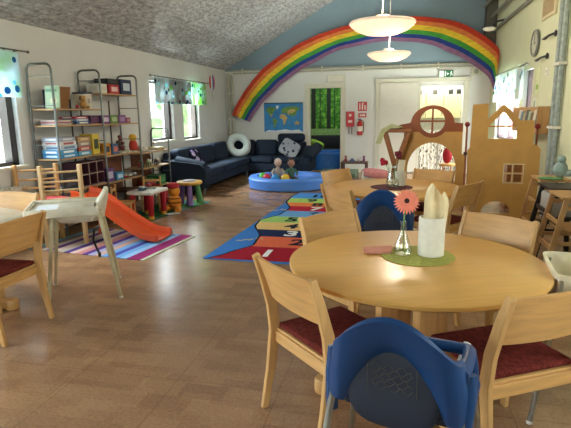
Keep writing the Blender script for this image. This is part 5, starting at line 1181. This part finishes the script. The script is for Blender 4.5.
I('toy_crate', 'crate', 'grey crate on the bottom shelf under the toy cars', SXc, 6.7, 0.131, 0.26, 0.36, 0.2, '3c3e40', 'box', '5c5e60'); I('toy_crate', 'crate', 'brown crate on the bottom shelf under the toy cars', SXc, 7.12, 0.131, 0.26, 0.34, 0.22, '4c3424', 'box', '6c4c34')

# small play table, mini chairs, toys in front of the shelf
def small_chair(loc, rz, lab):
    r = thing('child_chair', lab, 'chair', loc, rz, 'small children chairs by the play table')
    redc = M('8a2424', 0.5)
    for s in (-1, 1):
        b = B(); b.bar((s*0.13, -0.12, 0), (s*0.13, -0.13, 0.5), 0.014); b.ell((s*0.13, -0.13, 0.51), 0.018, 0.018, 0.018, nu=10, nv=6); link('rear_leg', b, birch_v, r, True)
        b = B(); b.bar((s*0.13, 0.12, 0), (s*0.13, 0.12, 0.28), 0.014); link('front_leg', b, birch_v, r, True)
    b = B(); b.box(-0.145, 0.145, -0.14, 0.14, 0.27, 0.29, 0.005); link('seat', b, birch, r)
    for z in (0.38, 0.46):
        b = B(); b.box(-0.12, 0.12, -0.137, -0.123, z-0.018, z+0.018, 0.003); link('back_slat', b, redc if z < 0.4 else birch, r)
    return r
c1 = small_chair((-3.78, 6.24, 0.008), math.radians(-70), 'small wooden child chair with red slat in front of the play table')
dup(c1, (-3.80, 6.98+0.12, 0.008), math.radians(200), 'small wooden child chair behind the play table by the shelf', 'small children chairs by the play table')
root = thing('play_table', 'small white play table with thick red legs on the green mat', 'table', (-3.6, 6.62, 0.008))
b = B(); b.box(-0.2, 0.2, -0.27, 0.27, 0.36, 0.41, 0.02); link('table_top', b, M('d4d0cc', 0.4), root, True)
for x in (-0.14, 0.14):
    for y in (-0.2, 0.2):
        b = B(); b.lathe([(0.035, 0.05), (0.04, 0.06), (0.045, 0.36)], (x, y, 0), 16); lg = link('leg', b, M('b01c2c', 0.35), root, True)
        b = B(); b.lathe([(0.038, 0), (0.042, 0.01), (0.036, 0.05)], (x, y, 0), 16); link('foot_cap', b, M('d8a030', 0.35), lg, True)
I('toy_car', 'toy car', 'little blue toy car on the white play table', -3.62, 6.5, 0.419, 0.07, 0.11, 0.06, '3a5c8c', 'car', 'd0d0c8'); I('picture_book', 'book', 'green open booklet on the white play table', -3.58, 6.7, 0.419, 0.14, 0.14, 0.012, '6a8460', rz=0.3); I('toy_cup', 'toy', 'red toy cup pile on the white play table', -3.68, 6.8, 0.419, 0.08, 0.08, 0.08, 'a8342c', 'blob', '5c6c9c')
# ride-on / walker toys
root = thing('toy_walker', 'orange and yellow soft toy with stripes sitting behind the play table', 'soft toy', (-3.42, 7.12, 0.008))
b = B(); b.ell((0, 0, 0.13), 0.11, 0.11, 0.13); b.ell((0, 0, 0.31), 0.09, 0.09, 0.09)
for s in (-1, 1): b.tube([(s*0.06, -0.02, 0.06), (s*0.12, -0.14, 0.04), (s*0.13, -0.2, 0.04)], [0.05, 0.045, 0.04], 10)
link('body', b, M('d88a28', 0.9), root, True)
b = B()
for z in (0.08, 0.14, 0.2): b.tube([(0.112*math.sqrt(max(0.05, 1-((z-0.13)/0.13)**2))*math.cos(t), 0.112*math.sqrt(max(0.05, 1-((z-0.13)/0.13)**2))*math.sin(t), z) for t in [k*PI/8 for k in range(17)]], 0.008, 6)
link('stripes', b, M('5a3418', 0.9), root, True)
b = B(); b.ell((0, -0.02, 0.4), 0.1, 0.1, 0.05); link('cap', b, M('a82430', 0.9), root, True)
root = thing('activity_stool', 'round yellow topped toy table with purple and green legs', 'toy table', (-3.42, 7.72, 0.008))
b = B(); b.lathe([(0.02, 0.33), (0.2, 0.335), (0.22, 0.36), (0.21, 0.385), (0.18, 0.39), (0.02, 0.38)], n=30); link('table_top', b, M('c8962c', 0.4), root, True)
b = B(); b.ell((0, 0, 0.395), 0.12, 0.12, 0.02); link('centre_disc', b, M('8a7a80', 0.5), root, True)
for k, c in enumerate(('6a4c94', '4c8c54', '6a4c94')):
    a = -1.2+k*2.1; b = B(); b.tube([(0.14*math.cos(a), 0.14*math.sin(a), 0.335), (0.19*math.cos(a), 0.19*math.sin(a), 0.0)], [0.04, 0.06], 14); link('leg', b, M(c, 0.4), root, True)
I('picture_book', 'book', 'thin white booklet lying on the green play mat', -3.33, 6.85, 0.008, 0.12, 0.2, 0.01, 'c8c8c4', rz=-0.5)
I('toy_figure', 'toy', 'green and red toy heap on the mat before the lowest shelf', -3.75, 7.5, 0.008, 0.22, 0.28, 0.36, '3c7a44', 'blob', 'b0343c')
